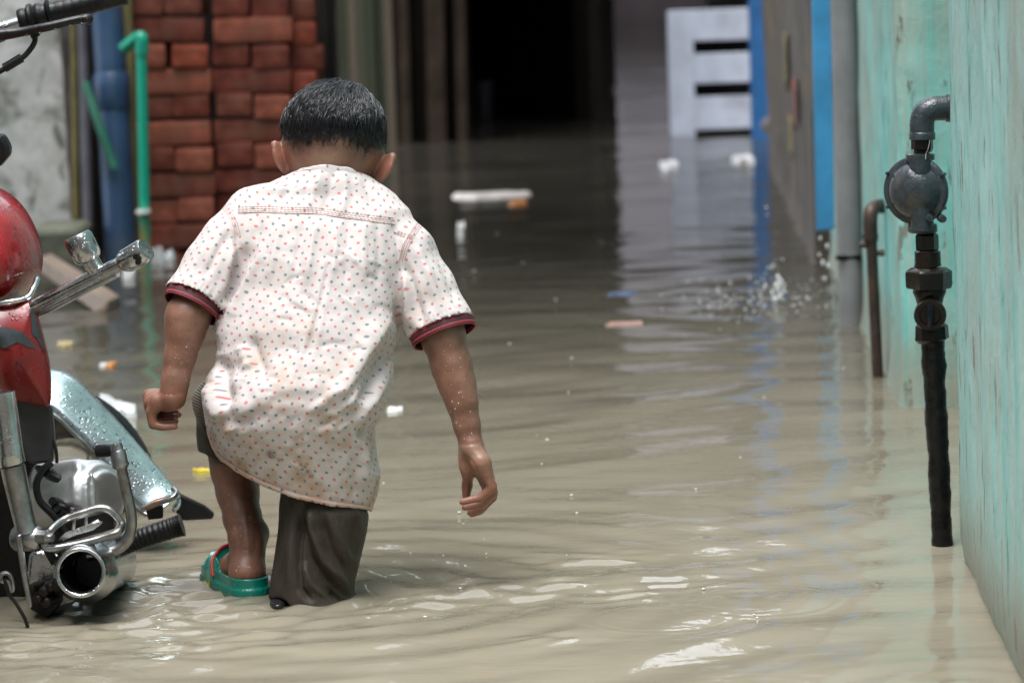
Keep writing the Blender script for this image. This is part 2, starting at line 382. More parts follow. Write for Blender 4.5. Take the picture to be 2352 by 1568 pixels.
ys = np.array(ys); ss = np.concatenate([np.linspace(-3, -.2, 26)[:-1], np.linspace(-.2, .19, 300), np.linspace(.19, 3, 26)[1:]])
gx, gy = ys[:, None]*ss[None, :], np.repeat(ys[:, None], len(ss), 1)
hz = ripple(gx, gy)
V = np.stack([gx, gy, hz], -1).reshape(-1, 3); m_, n_ = gx.shape; ii = (np.arange(m_-1)[:, None]*n_+np.arange(n_-1)).ravel()
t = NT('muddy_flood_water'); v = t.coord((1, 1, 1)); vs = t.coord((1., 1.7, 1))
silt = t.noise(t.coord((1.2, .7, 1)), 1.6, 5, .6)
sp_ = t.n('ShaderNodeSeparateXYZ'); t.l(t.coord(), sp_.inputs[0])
lane_light = t.ramp(t.math('ADD', sp_.outputs[1], t.math('MULTIPLY', silt, 2.2)), 10.6, 5.4)     # mud colour darkened down the lane, standing in for the alley's shade
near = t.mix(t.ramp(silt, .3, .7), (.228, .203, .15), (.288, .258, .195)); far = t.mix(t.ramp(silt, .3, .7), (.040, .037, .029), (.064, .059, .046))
col = t.mix(lane_light, far, near)
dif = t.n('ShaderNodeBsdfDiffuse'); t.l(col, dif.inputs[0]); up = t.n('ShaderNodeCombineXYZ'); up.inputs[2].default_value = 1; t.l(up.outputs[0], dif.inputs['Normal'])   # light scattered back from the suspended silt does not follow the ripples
gls = t.n('ShaderNodeBsdfGlossy'); gls.inputs['Roughness'].default_value = .03; frs = t.n('ShaderNodeFresnel'); frs.inputs['IOR'].default_value = 1.34; mxs = t.n('ShaderNodeMixShader')
b = t.bump(t.noise(vs, 13, 3, .45, .8), .06, .02); b = t.bump(t.noise(vs, 70, 2, .5, .4), .03, .006, b)
t.l(b, gls.inputs['Normal']); t.l(b, frs.inputs['Normal']); t.l(frs.outputs[0], mxs.inputs[0]); t.l(dif.outputs[0], mxs.inputs[1]); t.l(gls.outputs[0], mxs.inputs[2]); t.l(mxs.outputs[0], t.out.inputs[0]); t.t.nodes.remove(t.b)
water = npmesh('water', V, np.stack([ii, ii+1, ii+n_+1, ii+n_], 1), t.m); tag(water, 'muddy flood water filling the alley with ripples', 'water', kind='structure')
g = MB().box((-40, -6, -.9), (40, 75, -.7)).build('ground', m_moss, None, False); tag(recentre(g), 'lane bed under the flood water', 'ground', kind='structure')

# ------------------------------------------------------------------ right hand walls
def wallx(Y): return .387+.05*Y
def footprint(name, pts, z1, mat, label, cat, bevel=.012, z0=-.6):
    p = [(x, y, z0) for x, y in pts]; o = MB().prism(p, (0, 0, z1-z0)).build(name, mat, None, True, bevel)
    return tag(recentre(o), label, cat)
def rough_wall(name, lines, zs, mat, label, cat, depth, amp=.006, seed=0, mats=None):
    "a wall whose faces are gently uneven: lines is the plan polyline of its visible faces"
    L = np.asarray(lines, float); seg = []
    for i in range(len(L)-1):
        n = max(2, int(np.linalg.norm(L[i+1]-L[i])/.04)); seg.append(np.linspace(L[i], L[i+1], n, endpoint=False))
    pl = np.vstack(seg+[L[-1:]]); T = np.gradient(pl, axis=0); N = np.stack([T[:, 1], -T[:, 0]], 1); N /= np.linalg.norm(N, axis=1)[:, None]
    z = np.linspace(zs[0], zs[1], int((zs[1]-zs[0])/.045)); G = np.zeros((len(z), len(pl), 3)); G[..., 0] = pl[:, 0]; G[..., 1] = pl[:, 1]; G[..., 2] = z[:, None]
    q = G.reshape(-1, 3); d = (vnoise(q*np.array([1, 1, .35]), 7, 3, seed)*amp+vnoise(q, 38, 2, seed+3)*amp*.3).reshape(G.shape[:2])
    foot = np.clip((.05-G[..., 2])/.12, 0, 1)*.02
    G[..., 0] -= N[:, 0]*-(d-foot); G[..., 1] -= N[:, 1]*-(d-foot)
    mb = MB().grid(G); a = np.array([*pl[0], zs[0]]); b_ = np.array([*pl[-1], zs[0]]); off = np.array([depth[0], depth[1], 0.]); up = np.array([0, 0, zs[1]-zs[0]])
    A = G[:, 0]; B = G[:, -1]
    mb.grid(np.stack([A, A+off], 1)); mb.grid(np.stack([B, B+off], 1)); mb.grid(np.stack([G[-1], G[-1]+off], 1)); mb.grid(np.stack([G[:, 0]+off, G[:, -1]+off], 1))
    o = mb.build(name, mat, None, True, angle=50)
    return tag(recentre(o), label, cat)
w1 = rough_wall('teal_wall', [(wallx(4.83)+.45, 4.83), (wallx(4.83)+.012, 4.83), (wallx(4.82), 4.815), (wallx(3.35), 3.35), (wallx(3.3)+.03, 3.32), (wallx(3.3)+.45, 3.32)], (-.6, 5.0), m_teal, 'pale teal limewashed wall with vertical streaks, nearest one at right edge', 'wall', (.5, 0), .004, 1)
cx = W(2080, 938)
w2 = rough_wall('buttress_wall', [(cx[0]+.75, cx[1]), (cx[0]+.02, cx[1]), (cx[0], cx[1]+.02), (.425+.05*8, 8.), (.425+.05*9.5, 9.5)], (-.6, 5.0), m_peel, 'turquoise wall with peeling paint behind the gas regulator', 'wall', (.9, .3), .007, 4)
footprint('doorway_wall', [(.96, 4.84), (1.02, cx[1]-.01), (1.3, cx[1]-.01), (1.3, 4.84)], 5.0, m_teal, 'teal wall at the back of the recess behind the regulator', 'wall')
bw = rough_wall('brown_wall', [(wallx(9.6)-.005, 9.55), (wallx(13), 13.), (wallx(14.3), 14.3)], (-.6, 3.2), m_brownwall, 'grimy brown wall with torn poster scraps between two blue posts', 'wall', (.6, .05), .012, 9)
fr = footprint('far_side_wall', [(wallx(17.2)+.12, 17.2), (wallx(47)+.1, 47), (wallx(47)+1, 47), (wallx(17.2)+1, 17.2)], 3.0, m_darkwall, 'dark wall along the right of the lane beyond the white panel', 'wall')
ff = footprint('far_sky_block', [(-6, 56), (12, 56), (12, 58), (-6, 58)], 13.0, simple('lilac_grey_screen', (.20, .185, .20), .8, 0, .35, 1.2), 'added unseen lilac grey front beyond the lane, dimming its sky reflection', 'house')  # front added out of view to grey the sky mirrored in the water
fe = footprint('end_wall', [(-3, 47.2), (5, 47.2), (5, 47.6), (-3, 47.6)], 1.15, m_purple, 'low purple grey wall closing the far end of the lane', 'wall')

rh = footprint('opposite_house', [(2.2, -2.5), (2.2, 3.2), (4, 3.2), (4, -2.5)], 5.0, m_conc, 'grey house to the right of the camera, before the teal wall begins', 'house')
bh = footprint('rear_light_block', [(-6, -2.6), (3, -2.6), (3, -5), (-6, -5)], 6.5, m_conc, 'added unseen grey house behind the camera, blocking low sky light', 'house')  # added behind the camera to keep out low horizon light
lh = footprint('side_light_block', [(-2.4, -2.5), (-2.4, 9.3), (-5, 9.3), (-5, -2.5)], 5.5, m_conc, 'added unseen grey house side beyond the motorcycle, narrowing the sky light', 'house')  # added at the left so that light falls mostly from above
# ------------------------------------------------------------------ left hand, from the concrete wall to the far shed
YB = 10.47
xl, xr = P(-700, 300, 10.6)[0], P(166, 560, 10.6)[0]
cw = rough_wall('concrete_wall', [(xl, 10.6), (xr, 10.6), (xr+.01, 10.9)], (-.6, 3.0), m_conc, 'grey concrete wall blotched with black mould, behind the handlebar', 'wall', (0, .35), .012, 12)
pb = MB()
for px0, px1, y0, dz in [(70, 196, 520, .0), (-60, 90, 545, -.02), (40, 180, 548, .03)]:
    a = P(px0, y0, 10.3); b2 = P(px1, y0, 10.3); pb.box((a[0], 10.2+dz, -.3), (b2[0], 10.55, a[2]))
pl_ = pb.build('stone_plinth', m_moss, None, True, .02); tag(recentre(pl_), 'broken mossy stone ledge at the foot of the concrete wall', 'ledge')
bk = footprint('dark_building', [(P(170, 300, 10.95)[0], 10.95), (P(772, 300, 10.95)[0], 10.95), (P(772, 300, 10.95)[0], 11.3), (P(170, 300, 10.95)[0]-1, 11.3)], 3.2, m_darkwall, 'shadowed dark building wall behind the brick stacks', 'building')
fx = [P(x, 340, 14.3)[0] for x in (768, 912)]; zb = MB(); q = np.linspace(fx[0], fx[1], 8)
fc = NT('mossy_boards'); at = fc.attr('tone'); cc = fc.mix(fc.ramp(at.outputs['Fac'], .35, .65), (.022, .036, .014), (.125, .095, .068)); cc = fc.mix(fc.math('MULTIPLY', fc.noise(fc.coord((9, 9, 1.5)), 5, 5, .6), .6), cc, (.05, .05, .03)); fc.set(Base_Color=cc, Roughness=.6)
tone = []
for i in range(7):
    zb.box((q[i]+.002, 14.3+rng.uniform(-.012, .012), -.5), (q[i+1]-.002, 14.34, 3.2)); tone += [[.75, .2, .8, .45, .1, .05, .9][i]]*8
fo = zb.build('board_fence', fc.m, None, False); a_ = fo.data.attributes.new('tone', 'FLOAT', 'POINT'); a_.data.foreach_set('value', np.array(tone, np.float32)); tag(recentre(fo), 'fence of mossy green and brown upright boards behind the boy\'s head', 'fence')
bx = [P(x, 290, 16.8)[0] for x in (905, 1068)]
bb = rough_wall('brown_shed', [(bx[0]-1.5, 16.8), (bx[0], 16.8), (bx[1], 16.8), (bx[1]+.02, 18.3)], (-.6, 3.6), m_brown, 'dark brown timber shed beside the black opening', 'shed', (-.3, 1.5), .01, 21)
for px_, w_, lab in [(932, .05, 'dim leaning post on the dark brown shed just right of the mossy boards'), (1004, .09, 'wide dim plank against the middle of the dark brown shed'), (1062, .05, 'dim post at the dark brown shed\'s right corner')]:
    a_ = P(px_, 400, 16.7); o = MB().prism([(a_[0]-w_/2, 16.72, -.5), (a_[0]+w_/2, 16.72, -.5), (a_[0]+w_/2+.05, 16.74, 2.9), (a_[0]-w_/2+.05, 16.74, 2.9)], (0, .04, 0)).build('shed_post', simple('grey_brown_post', (.030, .021, .014), .7, 0, .5, 9, spec=.1), None, True, .004); tag(recentre(o), lab, 'post')
# open fronted shed: posts, roof, back and side wall, black inside
sx0, sx1 = P(1070, 270, 18.4)[0], P(1332, 270, 18.4)[0]
sh = empty('open_shed', ((sx0+sx1)/2, 18.4, 0), 'black open fronted shed standing in the water left of the lane', 'shed')
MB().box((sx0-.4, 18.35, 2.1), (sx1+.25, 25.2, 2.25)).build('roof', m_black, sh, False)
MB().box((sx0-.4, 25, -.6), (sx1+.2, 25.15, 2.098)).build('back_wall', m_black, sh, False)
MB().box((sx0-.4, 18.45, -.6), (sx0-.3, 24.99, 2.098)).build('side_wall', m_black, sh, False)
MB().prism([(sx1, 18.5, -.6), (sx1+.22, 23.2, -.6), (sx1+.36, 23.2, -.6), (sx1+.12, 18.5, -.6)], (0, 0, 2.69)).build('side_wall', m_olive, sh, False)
MB().box((sx1-.02, 18.36, -.6), (sx1+.06, 18.44, 2.09)).build('post', m_brown, sh, False)
def cloth(name, pts, Y, mat, label):
    A = [P(x, y, Y) for x, y in pts]; n = 9; G = np.zeros((n, 8, 3))
    for i in range(n):
        f = i/(n-1); l = A[0]*(1-f)+A[3]*f; r = A[1]*(1-f)+A[2]*f
        for j in range(8):
            u = j/7; G[i, j] = l*(1-u)+r*u; G[i, j, 1] += .03*math.sin(u*9+f)*(.4+f)
    o = MB().grid(G).build(name, mat); s = o.modifiers.new('thick', 'SOLIDIFY'); s.thickness = .006; return tag(recentre(o), label, 'cloth')
cloth('hanging_cloth', [(1187, 60), (1203, 58), (1196, 180), (1178, 182)], 20, simple('dull_blue_cloth', (.05, .065, .075), .8), 'narrow dull blue cloth hanging inside the black shed')
cloth('hanging_cloth', [(1096, 190), (1130, 185), (1134, 300), (1092, 305)], 19, simple('dull_mauve_cloth', (.028, .02, .025), .8), 'faint mauve cloth hanging low in the black shed')
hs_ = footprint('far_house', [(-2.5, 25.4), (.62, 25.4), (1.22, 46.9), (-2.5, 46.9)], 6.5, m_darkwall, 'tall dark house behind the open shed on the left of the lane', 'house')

ca = empty('shade_awning', (-.5, 14, 2.75), 'added unseen tin awning darkening the left side of the lane', 'awning')  # roof sheet added above the view to darken the alley
G = np.zeros((70, 3, 3))
for i in range(70):
    yy = 9.2+i/69*15.4
    for j in range(3): G[i, j] = (-.5+(.48+.040*(yy-9.2)+.5)*j/2, yy, 2.55-.08*j+.012*(i % 2))
MB().grid(G).build('sheet', m_black, ca, False); ca.children[0].modifiers.new('t', 'SOLIDIFY').thickness = .01
br = footprint('sky_block_room', [(.2, 23.6), (4, 23.6), (4, 26), (.2, 26)], 6.0, m_darkwall, 'added unseen upper room over the lane, cutting off its sky reflection', 'room', .012, 2.25)  # added above the view to shorten the bright sky streak on the water
# pipes and battens at the left
def pipe(name, pts, r, mat, label, cat='pipe', n=20, sub=None):
    o = MB().tube(pts, r, n).build(name, mat); tag(recentre(o), label, cat); return o
pt = empty('drain_pipe', tuple(W(277, 590)), 'thick blue plastic drain pipe leaning between concrete wall and bricks', 'pipe')
top, bot = P(232, -220, 10.45), P(283, 650, 10.35)
MB().tube(np.linspace(top, bot, 12), .049, 24).build('shaft', m_bluepvc, pt)
d_ = bot-top; c0 = top+d_*.445
MB().tube([c0, c0+d_*.012, c0+d_*.09, c0+d_*.1], [.05, .056, .056, .05], 24).build('socket', m_bluepvc, pt)
pipe('grey_conduit', np.linspace(P(183, -200, 10.5), P(206, 640, 10.5), 4), .017, simple('lead_grey', (.13, .13, .15), .5, 0, .3, 9), 'slim grey conduit beside the concrete wall\'s right edge')
pipe('wall_batten', np.linspace(P(166, -200, 10.5), P(176, 640, 10.5), 4), .011, m_olivewood, 'thin pale batten on the concrete wall\'s right edge', 'batten', 8)
pipe('leaning_pipe', curve([P(196, 190, 10.34), P(228, 290, 10.3), P(264, 388, 10.28)], 6), .0135, m_dgreen, 'short dull green pipe slanting across the blue drain pipe')
MB_ = MB().prism([P(274, -150, 10.42), P(296, -150, 10.42), P(322, 640, 10.42), P(303, 640, 10.42)], (0, .03, 0)).build('mossy_post', m_olivewood, None, True, .003); tag(recentre(MB_), 'thin yellowish mossy wooden post behind the green pipe', 'post')
gp = empty('green_pipe', tuple(W(333, 590)), 'bright green water pipe with an elbow, in front of the brick stack', 'pipe')
gl = [P(284, 112, 10.32), P(300, 99, 10.30), P(318, 84, 10.28)]
MB().tube(gl, .0175, 18).build('arm', m_green, gp); 
MB().tube(curve([P(318, 84, 10.275), P(325, 92, 10.27), P(326, 125, 10.27)], 8), .0205, 18).build('elbow', m_green, gp)
t = NT('green_pipe_stained'); sep = t.n('ShaderNodeSeparateXYZ'); gg = t.n('ShaderNodeNewGeometry'); t.l(gg.outputs['Position'], sep.inputs[0]); mm_ = t.noise(t.coord((30, 30, 9)), 2, 4)
zf = t.ramp(t.math('ADD', sep.outputs[2], t.math('MULTIPLY', mm_, .12)), .27, .16); t.set(Base_Color=t.mix(t.math('MULTIPLY', zf, t.ramp(mm_, .40, .55)), srgb(8, 152, 124), (.20, .20, .06)), Roughness=.35)
MB().tube(np.linspace(P(325, 118, 10.27), P(335, 640, 10.27), 6), .0165, 18).build('riser', t.m, gp)
MB().tube([P(329, 482, 10.25), P(329.5, 490, 10.25)], .022, 12).build('wire_tie', m_foam, gp)

# loose bricks, one object each
brick_mats = []
for nm, c in [('pale red', (.29, .085, .052)), ('dark red', (.16, .038, .025)), ('orange red', (.27, .058, .032)), ('brownish red', (.18, .054, .035))]:
    brick_mats.append((nm, simple(nm.replace(' ', '_')+'_brick', c, .8, 0, .4, 16, .3, 60, dirt=((.07, .055, .042), .7), spec=.2)))
protos = {}
for kind, (lx, ly, lz) in {'long': (.244, .112, .0768), 'short': (.1145, .236, .0768)}.items():
    for v_ in range(3):
        bm = bmesh.new(); bmesh.ops.create_cube(bm, size=1); bmesh.ops.subdivide_edges(bm, edges=bm.edges, cuts=5, use_grid_fill=True)
        for vv in bm.verts:
            c = Vector(vv.co); s = Vector((c.x*lx, c.y*ly, c.z*lz)); 
            e = sum(1 for q_, l in zip(c, (lx, ly, lz)) if abs(abs(q_)-.5) < .01)
            nz = mnoise.noise_vector(s*26+Vector((v_*9.1, 3, 1)))
            vv.co = s*(1-.005*(e >= 2))+nz*.0022-Vector((math.copysign(1, c.x), math.copysign(1, c.y), math.copysign(1, c.z)))*(.0016*(e >= 2)+.002*(e == 3))
        for nm, mt in brick_mats:
            me = bpy.data.meshes.new(kind+'_brick'); bm.to_mesh(me); me.materials.append(mt); me.polygons.foreach_set('use_smooth', np.ones(len(me.polygons), bool)); me.set_sharp_from_angle(angle=math.radians(38)); protos[kind, v_, nm] = me
        bm.free()
ordn = 'lowest second third fourth fifth sixth seventh eighth ninth tenth eleventh twelfth thirteenth'.split()
def lay(px, py, Y, kind, course, where, stack):
    nm = rng.choice([0, 1, 1, 2, 3], p=[.2, .2, .2, .2, .2]); nm = brick_mats[nm][0]
    o = bpy.data.objects.new('loose_brick', protos[kind, int(rng.integers(3)), nm]); COL.objects.link(o)
    o.location = P(px, py, Y+rng.uniform(-.008, .014))+np.array([0, .056 if kind == 'long' else .118, 0]); o.rotation_euler = (rng.normal(0, .012), rng.normal(.02, .016), rng.normal(0, .035))
    o.scale = (rng.uniform(.97, 1.02), 1, rng.uniform(.95, 1.03))
    tag(o, f'{nm} {kind} brick, {where}{ordn[course]} course up, {stack} stack', 'brick', f'loose bricks of the {stack} stack')
for c in range(12):
    y = 604-c*59.5; lean = (590-y)*-.066
    if c % 2 == 0:
        lay(372+lean, y, YB, 'short', c, 'left one in the ', 'narrow left'); lay(459+lean, y+rng.uniform(-4, 4), YB, 'short', c, 'right one in the ', 'narrow left')
    else: lay(415+lean+rng.uniform(-4, 4), y, YB, 'long', c, 'alone in the ', 'narrow left')
for c in range(12):
    y = 585-c*57.2; lean = (590-y)*-.035
    if c % 2 == 0:
        lay(548+lean, y, YB+.03, 'short', c, 'left one in the ', 'wide right'); lay(637+lean, y+4, YB+.03, 'short', c, 'middle one in the ', 'wide right')
    else: lay(593+lean+rng.uniform(-5, 5), y+rng.uniform(-2, 2), YB+.03, 'long', c, 'left one in the ', 'wide right')
    lay(706+lean+rng.uniform(-8, 6), y+6, YB+.08, 'short', c, 'rightmost in the ', 'wide right')

# ------------------------------------------------------------------ far right: white slotted panel, posts, hanging blue strip
gy_ = 16.6; xs = [P(x, 200, gy_)[0] for x in (1539, 1595, 1724, 1752)]; zz = [P(1600, y, gy_)[2] for y in (-2+25, 95, 124, 193, 223, 299)]
wp = empty('slotted_panel', (xs[0], gy_, 0), 'white weathered slatted panel with two black slots standing in water', 'panel')
MB().box((xs[0], gy_, -.4), (xs[1], gy_+.03, zz[0])).build('stile', m_white, wp, True, .004)
MB().box((xs[3]-.02, gy_, -.4), (xs[3]+.04, gy_+.03, zz[0])).build('stile', m_white, wp, True, .004)
for a, b2 in ((0, 1), (2, 3), (4, 5)): MB().box((xs[1]+.001, gy_+.003, zz[b2]), (xs[3]-.021, gy_+.027, zz[a]-.001)).build('rail', m_white, wp, True, .003)
MB().box((xs[0]+.01, gy_+.2, -.4), (xs[3]+.05, gy_+.24, zz[0]-.02)).build('backing_board', m_black, wp, False)
MB().box((xs[0]+.005, gy_+.031, zz[0]-.02), (xs[3]+.05, gy_+.2, zz[0]-.003)).build('top_board', m_white, wp, False)
MB().box((xs[0]+.003, gy_+.031, -.4), (xs[0]+.02, gy_+.2, zz[0]-.021)).build('side_board', m_white, wp, False)
q = P(1749, 300, 16.05); bp = MB().box((q[0]-.046, 16.0, -.5), (q[0]+.046, 16.09, 3.)).build('blue_post', simple('deep_blue_paint', srgb(34, 92, 144), .4, 0, .2, 12), None, True, .006); tag(recentre(bp), 'square deep blue post right against the white slotted panel', 'post')
# hanging blue metal strip
hb = empty('hanging_strip', tuple(P(1890, 528, 8.6)), 'bright blue metal strip hanging short of the water beside the grey pipe', 'metal strip')
MB().prism(PP([(1862, -160), (1908, -160), (1917, 527), (1876, 531)], 8.6), (0, .02, 0)).build('strip', m_blue, hb, True, .003)
MB().prism(PP([(1911, -160), (1920, -160), (1919, 8), (1913, 12), (1913, 34), (1922, 40), (1919, 62), (1921, 95), (1924, 118), (1926, 135), (1918, 142), (1913, 142)], 8.595), (0, .006, 0)).build('flange', m_blue, hb, True, .001)
for (x, y) in ((1917, 132), (1916, 20)): 
    c = P(x, y, 8.59); MB().lathe(c, c+np.array([0, .004, 0]), [(0, .008), (1, .008)], 14).build('bolt_hole', m_black, hb)
for k, (x, y) in enumerate([(1884, 545), (1893, 575), (1887, 608), (1899, 590)]):
    pass
pd = empty('grey_pipe', tuple(W(1957, 746)), 'grey plastic downpipe standing in the water beside the turquoise wall', 'pipe')
MB().tube(np.linspace(P(1930, -260, 8.0), P(1958, 790, 7.97), 10), .0305, 28).build('shaft', m_greypvc, pd)
c = P(1989, 590, 7.95); MB().tube([c-np.array([.07, 0, 0]), c+np.array([.02, 0, 0])], .006, 10).build('clamp', m_black, pd)
# thin brown pipe with elbow
bpp = empty('brown_pipe', tuple(W(2016, 855)), 'thin rusty brown pipe with an elbow beside the turquoise wall', 'pipe')
m_rust = simple('rusty_brown_pipe', (.045, .026, .02), .5, .2, .4, 40, .4, 90, dirt=((.11, .05, .025), .5))
MB().tube(np.linspace(P(2001, 545, 6.98), P(2017, 880, 6.98), 8), .0115, 18).build('riser', m_rust, bpp)
MB().tube(curve([P(2000, 555, 6.98), P(1999, 505, 6.98), P(2003, 482, 6.99), P(2018, 474, 7.02), P(2026, 474, 7.06)], 8), .0148, 18).build('elbow', m_rust, bpp)
MB().tube([P(1999, 538, 6.98), P(1999.4, 548, 6.98)], .0165, 18).build('collar', m_rust, bpp)
for x, y in ((1984, 562), (2022, 581)):
    c = P(x, y, 6.98); MB().tube([c-np.array([.008, 0, 0]), c+np.array([.008, 0, 0])], [.006, .0075], 10).build('clip', m_rust, bpp)
# bits on the brown wall
for (x, y, Y, w, h, c, lab) in [(1852, 240, 10.4, .25, .13, (.30, .06, .035), 'torn red poster scrap on the brown wall'), (1846, 315, 10.9, .2, .12, (.33, .26, .05), 'torn yellow poster scrap low on the brown wall'), (1838, 140, 11.2, .25, .16, (.20, .17, .06), 'faded yellow brown poster on the brown wall')]:
    xx = wallx(Y)-.012; z = P(x, y, Y)[2]; G = np.zeros((6, 6, 3))
    for i in range(6):
        for j in range(6): G[i, j] = (xx+.05*(j/5-.5)*w-.004*rng.random()-.008, Y+(j/5-.5)*w, z+(i/5-.5)*h*(1+.3*math.sin(j*2.1)))
    o = MB().grid(G).build('poster_scrap', simple('scrap', c, .7, 0, .4, 20)); s = o.modifiers.new('t', 'SOLIDIFY'); s.thickness = .002; tag(recentre(o), lab, 'poster scrap')
c = P(1778, 290, 14.2); lm = MB(); lm.ell = None
bm = bmesh.new(); bmesh.ops.create_icosphere(bm, subdivisions=3, radius=.05)
for vv in bm.verts: vv.co = Vector((vv.co.x*1.1, vv.co.y, vv.co.z*.9))*(1+.25*mnoise.noise(vv.co*22))+Vector(c)
me = bpy.data.meshes.new('wall_fitting'); bm.to_mesh(me); bm.free(); o = link('wall_fitting', me, simple('grey_lump', (.16, .15, .15), .6, 0, .3, 30)); tag(recentre(o), 'grey rounded fitting on the brown wall by the deep blue post', 'fitting')
o = MB().tube([P(1793, -100, 13), P(1800, 400, 13)], .02, 12).build('wall_pipe', simple('brown_grey_pipe', (.09, .08, .07), .5)); o.location = (-.03, 0, 0); tag(recentre(o), 'dull brown pipe running down the brown wall', 'pipe')
o = MB().lathe(P(1808, 25, 12.6), P(1830, 25, 12.6), [(0, .02), (.3, .032), (1, .032)], 18).build('pale_fitting', simple('pale_knob', (.35, .34, .33), .4)); o.location = (-.03, 0, 0); tag(recentre(o), 'pale round knob high on the brown wall', 'fitting')

# ------------------------------------------------------------------ floating things
def flake(name, px, py, wpx, dpx, mat, label, cat, h=.006, rag=.25, rot=0., seed=0):
    c = W(px, py); s = FD/math.hypot(c[1], CAMH); w = wpx/s/2; d = dpx/s/2*c[1]/CAMH*1.0; r = np.random.default_rng(seed); n = 14
    an = np.arange(n)/n*2*math.pi; rr = 1+rag*r.uniform(-1, 1, n)
    p = np.stack([w*rr*np.sign(np.cos(an))*np.abs(np.cos(an))**.6, d*rr*np.sign(np.sin(an))*np.abs(np.sin(an))**.6, 0*an], 1)@rotm('Z', rot).T+c
    bm = bmesh.new(); lo = [bm.verts.new((*q[:2], -.004)) for q in p]; hi = [bm.verts.new((*(c[:2]+(q[:2]-c[:2])*.9), h*(1+.5*r.uniform(-1, 1)))) for q in p]; top_ = bm.verts.new((*c[:2], h*1.35))
    for i in range(n):
        j = (i+1) % n; bm.faces.new((lo[i], lo[j], hi[j], hi[i])); bm.faces.new((hi[i], hi[j], top_))
    bmesh.ops.recalc_face_normals(bm, faces=bm.faces); me = bpy.data.meshes.new(name); bm.to_mesh(me); bm.free(); o = link(name, me, mat, None, False); tag(recentre(o), label, cat); return o
m_strip = simple('pale_board', (.55, .51, .48), .5, 0, .2, 14); m_or = simple('orange_wrapper', (.55, .22, .06), .4); m_leaf = simple('yellow_leaf', (.55, .42, .03), .5); m_bl = simple('blue_film', (.06, .11, .24), .4); m_pk = simple('pink_film', (.34, .20, .17), .5); m_pl = simple('brown_plank', (.20, .15, .115), .6, 0, .3, 12, .4, 50); m_bag = simple('clear_white_bag', (.62, .64, .64), .25)
flake('floating_board', 1130, 450, 190, 11, m_strip, 'long pale strip of board floating on the dark water', 'board', .009, .05, .03, 1)
flake('floating_scrap', 1188, 468, 48, 7, m_or, 'small orange brown scrap floating just below the pale strip', 'litter', .008, .2, 0, 2)
flake('floating_cup', 1060, 540, 20, 12, m_foam, 'small white cup floating in the dark water right of the boy', 'litter', .030, .2, 0, 3)
flake('floating_bag', 1537, 384, 36, 12, m_foam, 'white crumpled bag floating below the white slotted panel', 'litter', .016, .3, 0, 4)
flake('floating_bag', 1702, 373, 42, 13, m_foam, 'white crumpled bag floating by the deep blue post', 'litter', .020, .35, 0, 5)
flake('floating_bag', 1372, 208, 66, 14, m_bag, 'pale bag floating far off beside the open shed', 'litter', .03, .25, 0, 6)
flake('floating_wrapper', 255, 838, 20, 7, m_or, 'orange end of a wrapper floating by the green reflection', 'litter', .004, .2, 0, 7)
flake('floating_wrapper', 238, 838, 22, 6, m_bag, 'pale wrapper floating left of the orange one', 'litter', .003, .2, 0, 8)
flake('floating_leaf', 462, 1084, 36, 10, m_leaf, 'yellow leaf floating left of the boy\'s bare leg', 'leaf', .004, .2, .2, 9)
flake('floating_film', 497, 724, 52, 9, m_bl, 'blue plastic film floating under the boy\'s left cuff', 'litter', .005, .3, 0, 10)
flake('floating_film', 1440, 742, 86, 5, m_pk, 'pinkish plastic strip floating in mid lane', 'litter', .002, .35, .05, 11)
flake('floating_film', 1432, 674, 70, 5, m_bl, 'faint blue plastic film floating in mid lane', 'litter', .001, .3, 0, 12)
flake('floating_bag', 372, 590, 80, 26, m_bag, 'white plastic bag floating at the foot of the bricks', 'litter', .03, .35, 0, 13)
flake('floating_bag', 268, 950, 54, 36, m_bag, 'pale plastic bag floating behind the motorcycle mudguard', 'litter', .02, .35, .3, 14)
flake('floating_foam', 906, 940, 34, 8, m_foam, 'white foam piece floating beside the boy\'s shirt', 'litter', .003, .3, 0, 15)
flake('floating_leaf', 150, 790, 36, 10, simple('tan_leaf', (.42, .33, .16), .5), 'tan leaf floating left of the green reflection', 'leaf', .004, .2, 0, 16)
flake('floating_bit', 298, 634, 22, 12, m_foam, 'little white bit floating right of the brown plank', 'litter', .02, .3, 0, 17)
pk = MB().prism([P(88, 590, 9.6), P(246, 690, 8.9), P(246, 716, 8.9), P(216, 716, 8.9), P(88, 622, 9.6)], (.02, .12, 0)).build('leaning_plank', m_pl, None, True, .004); tag(recentre(pk), 'weathered brown plank slanting into the water behind the crash bar', 'plank')
# foam bubbles, splash and falling drops: bright specks of water
t = NT('clear_drops'); t.set(Base_Color=(.88, .89, .9), Roughness=.08, IOR=1.33, Transmission_Weight=.15); m_drop = t.m
def drops(name, lst, label, cat, parent=None, mat=None):
    bm = bmesh.new()
    for p, r, e in lst:
        k = bmesh.ops.create_icosphere(bm, subdivisions=2, radius=1.); bmesh.ops.scale(bm, vec=(r, r, r*e), verts=k['verts']); bmesh.ops.translate(bm, vec=Vector(p), verts=k['verts'])
    me = bpy.data.meshes.new(name); bm.to_mesh(me); bm.free(); o = link(name, me, mat or m_drop, parent)
    if not parent: tag(recentre(o), label, cat)
    return o
L_ = []
for i in range(190):
    px = rng.normal(1760, 90); px = min(px, 1915); z = abs(rng.normal(0, 1))*(.075 if abs(px-1785) < 28 else .012); c = W(px, rng.normal(693, 26)); L_.append((c+np.array([0, 0, z]), rng.uniform(.0010, .0032), rng.uniform(.5, 1.0)))
for i in range(26):
    c = P(1785+rng.normal(0, 9), 690-rng.uniform(0, 55), 8.55); L_.append((c, rng.uniform(.002, .005), rng.uniform(1, 2)))
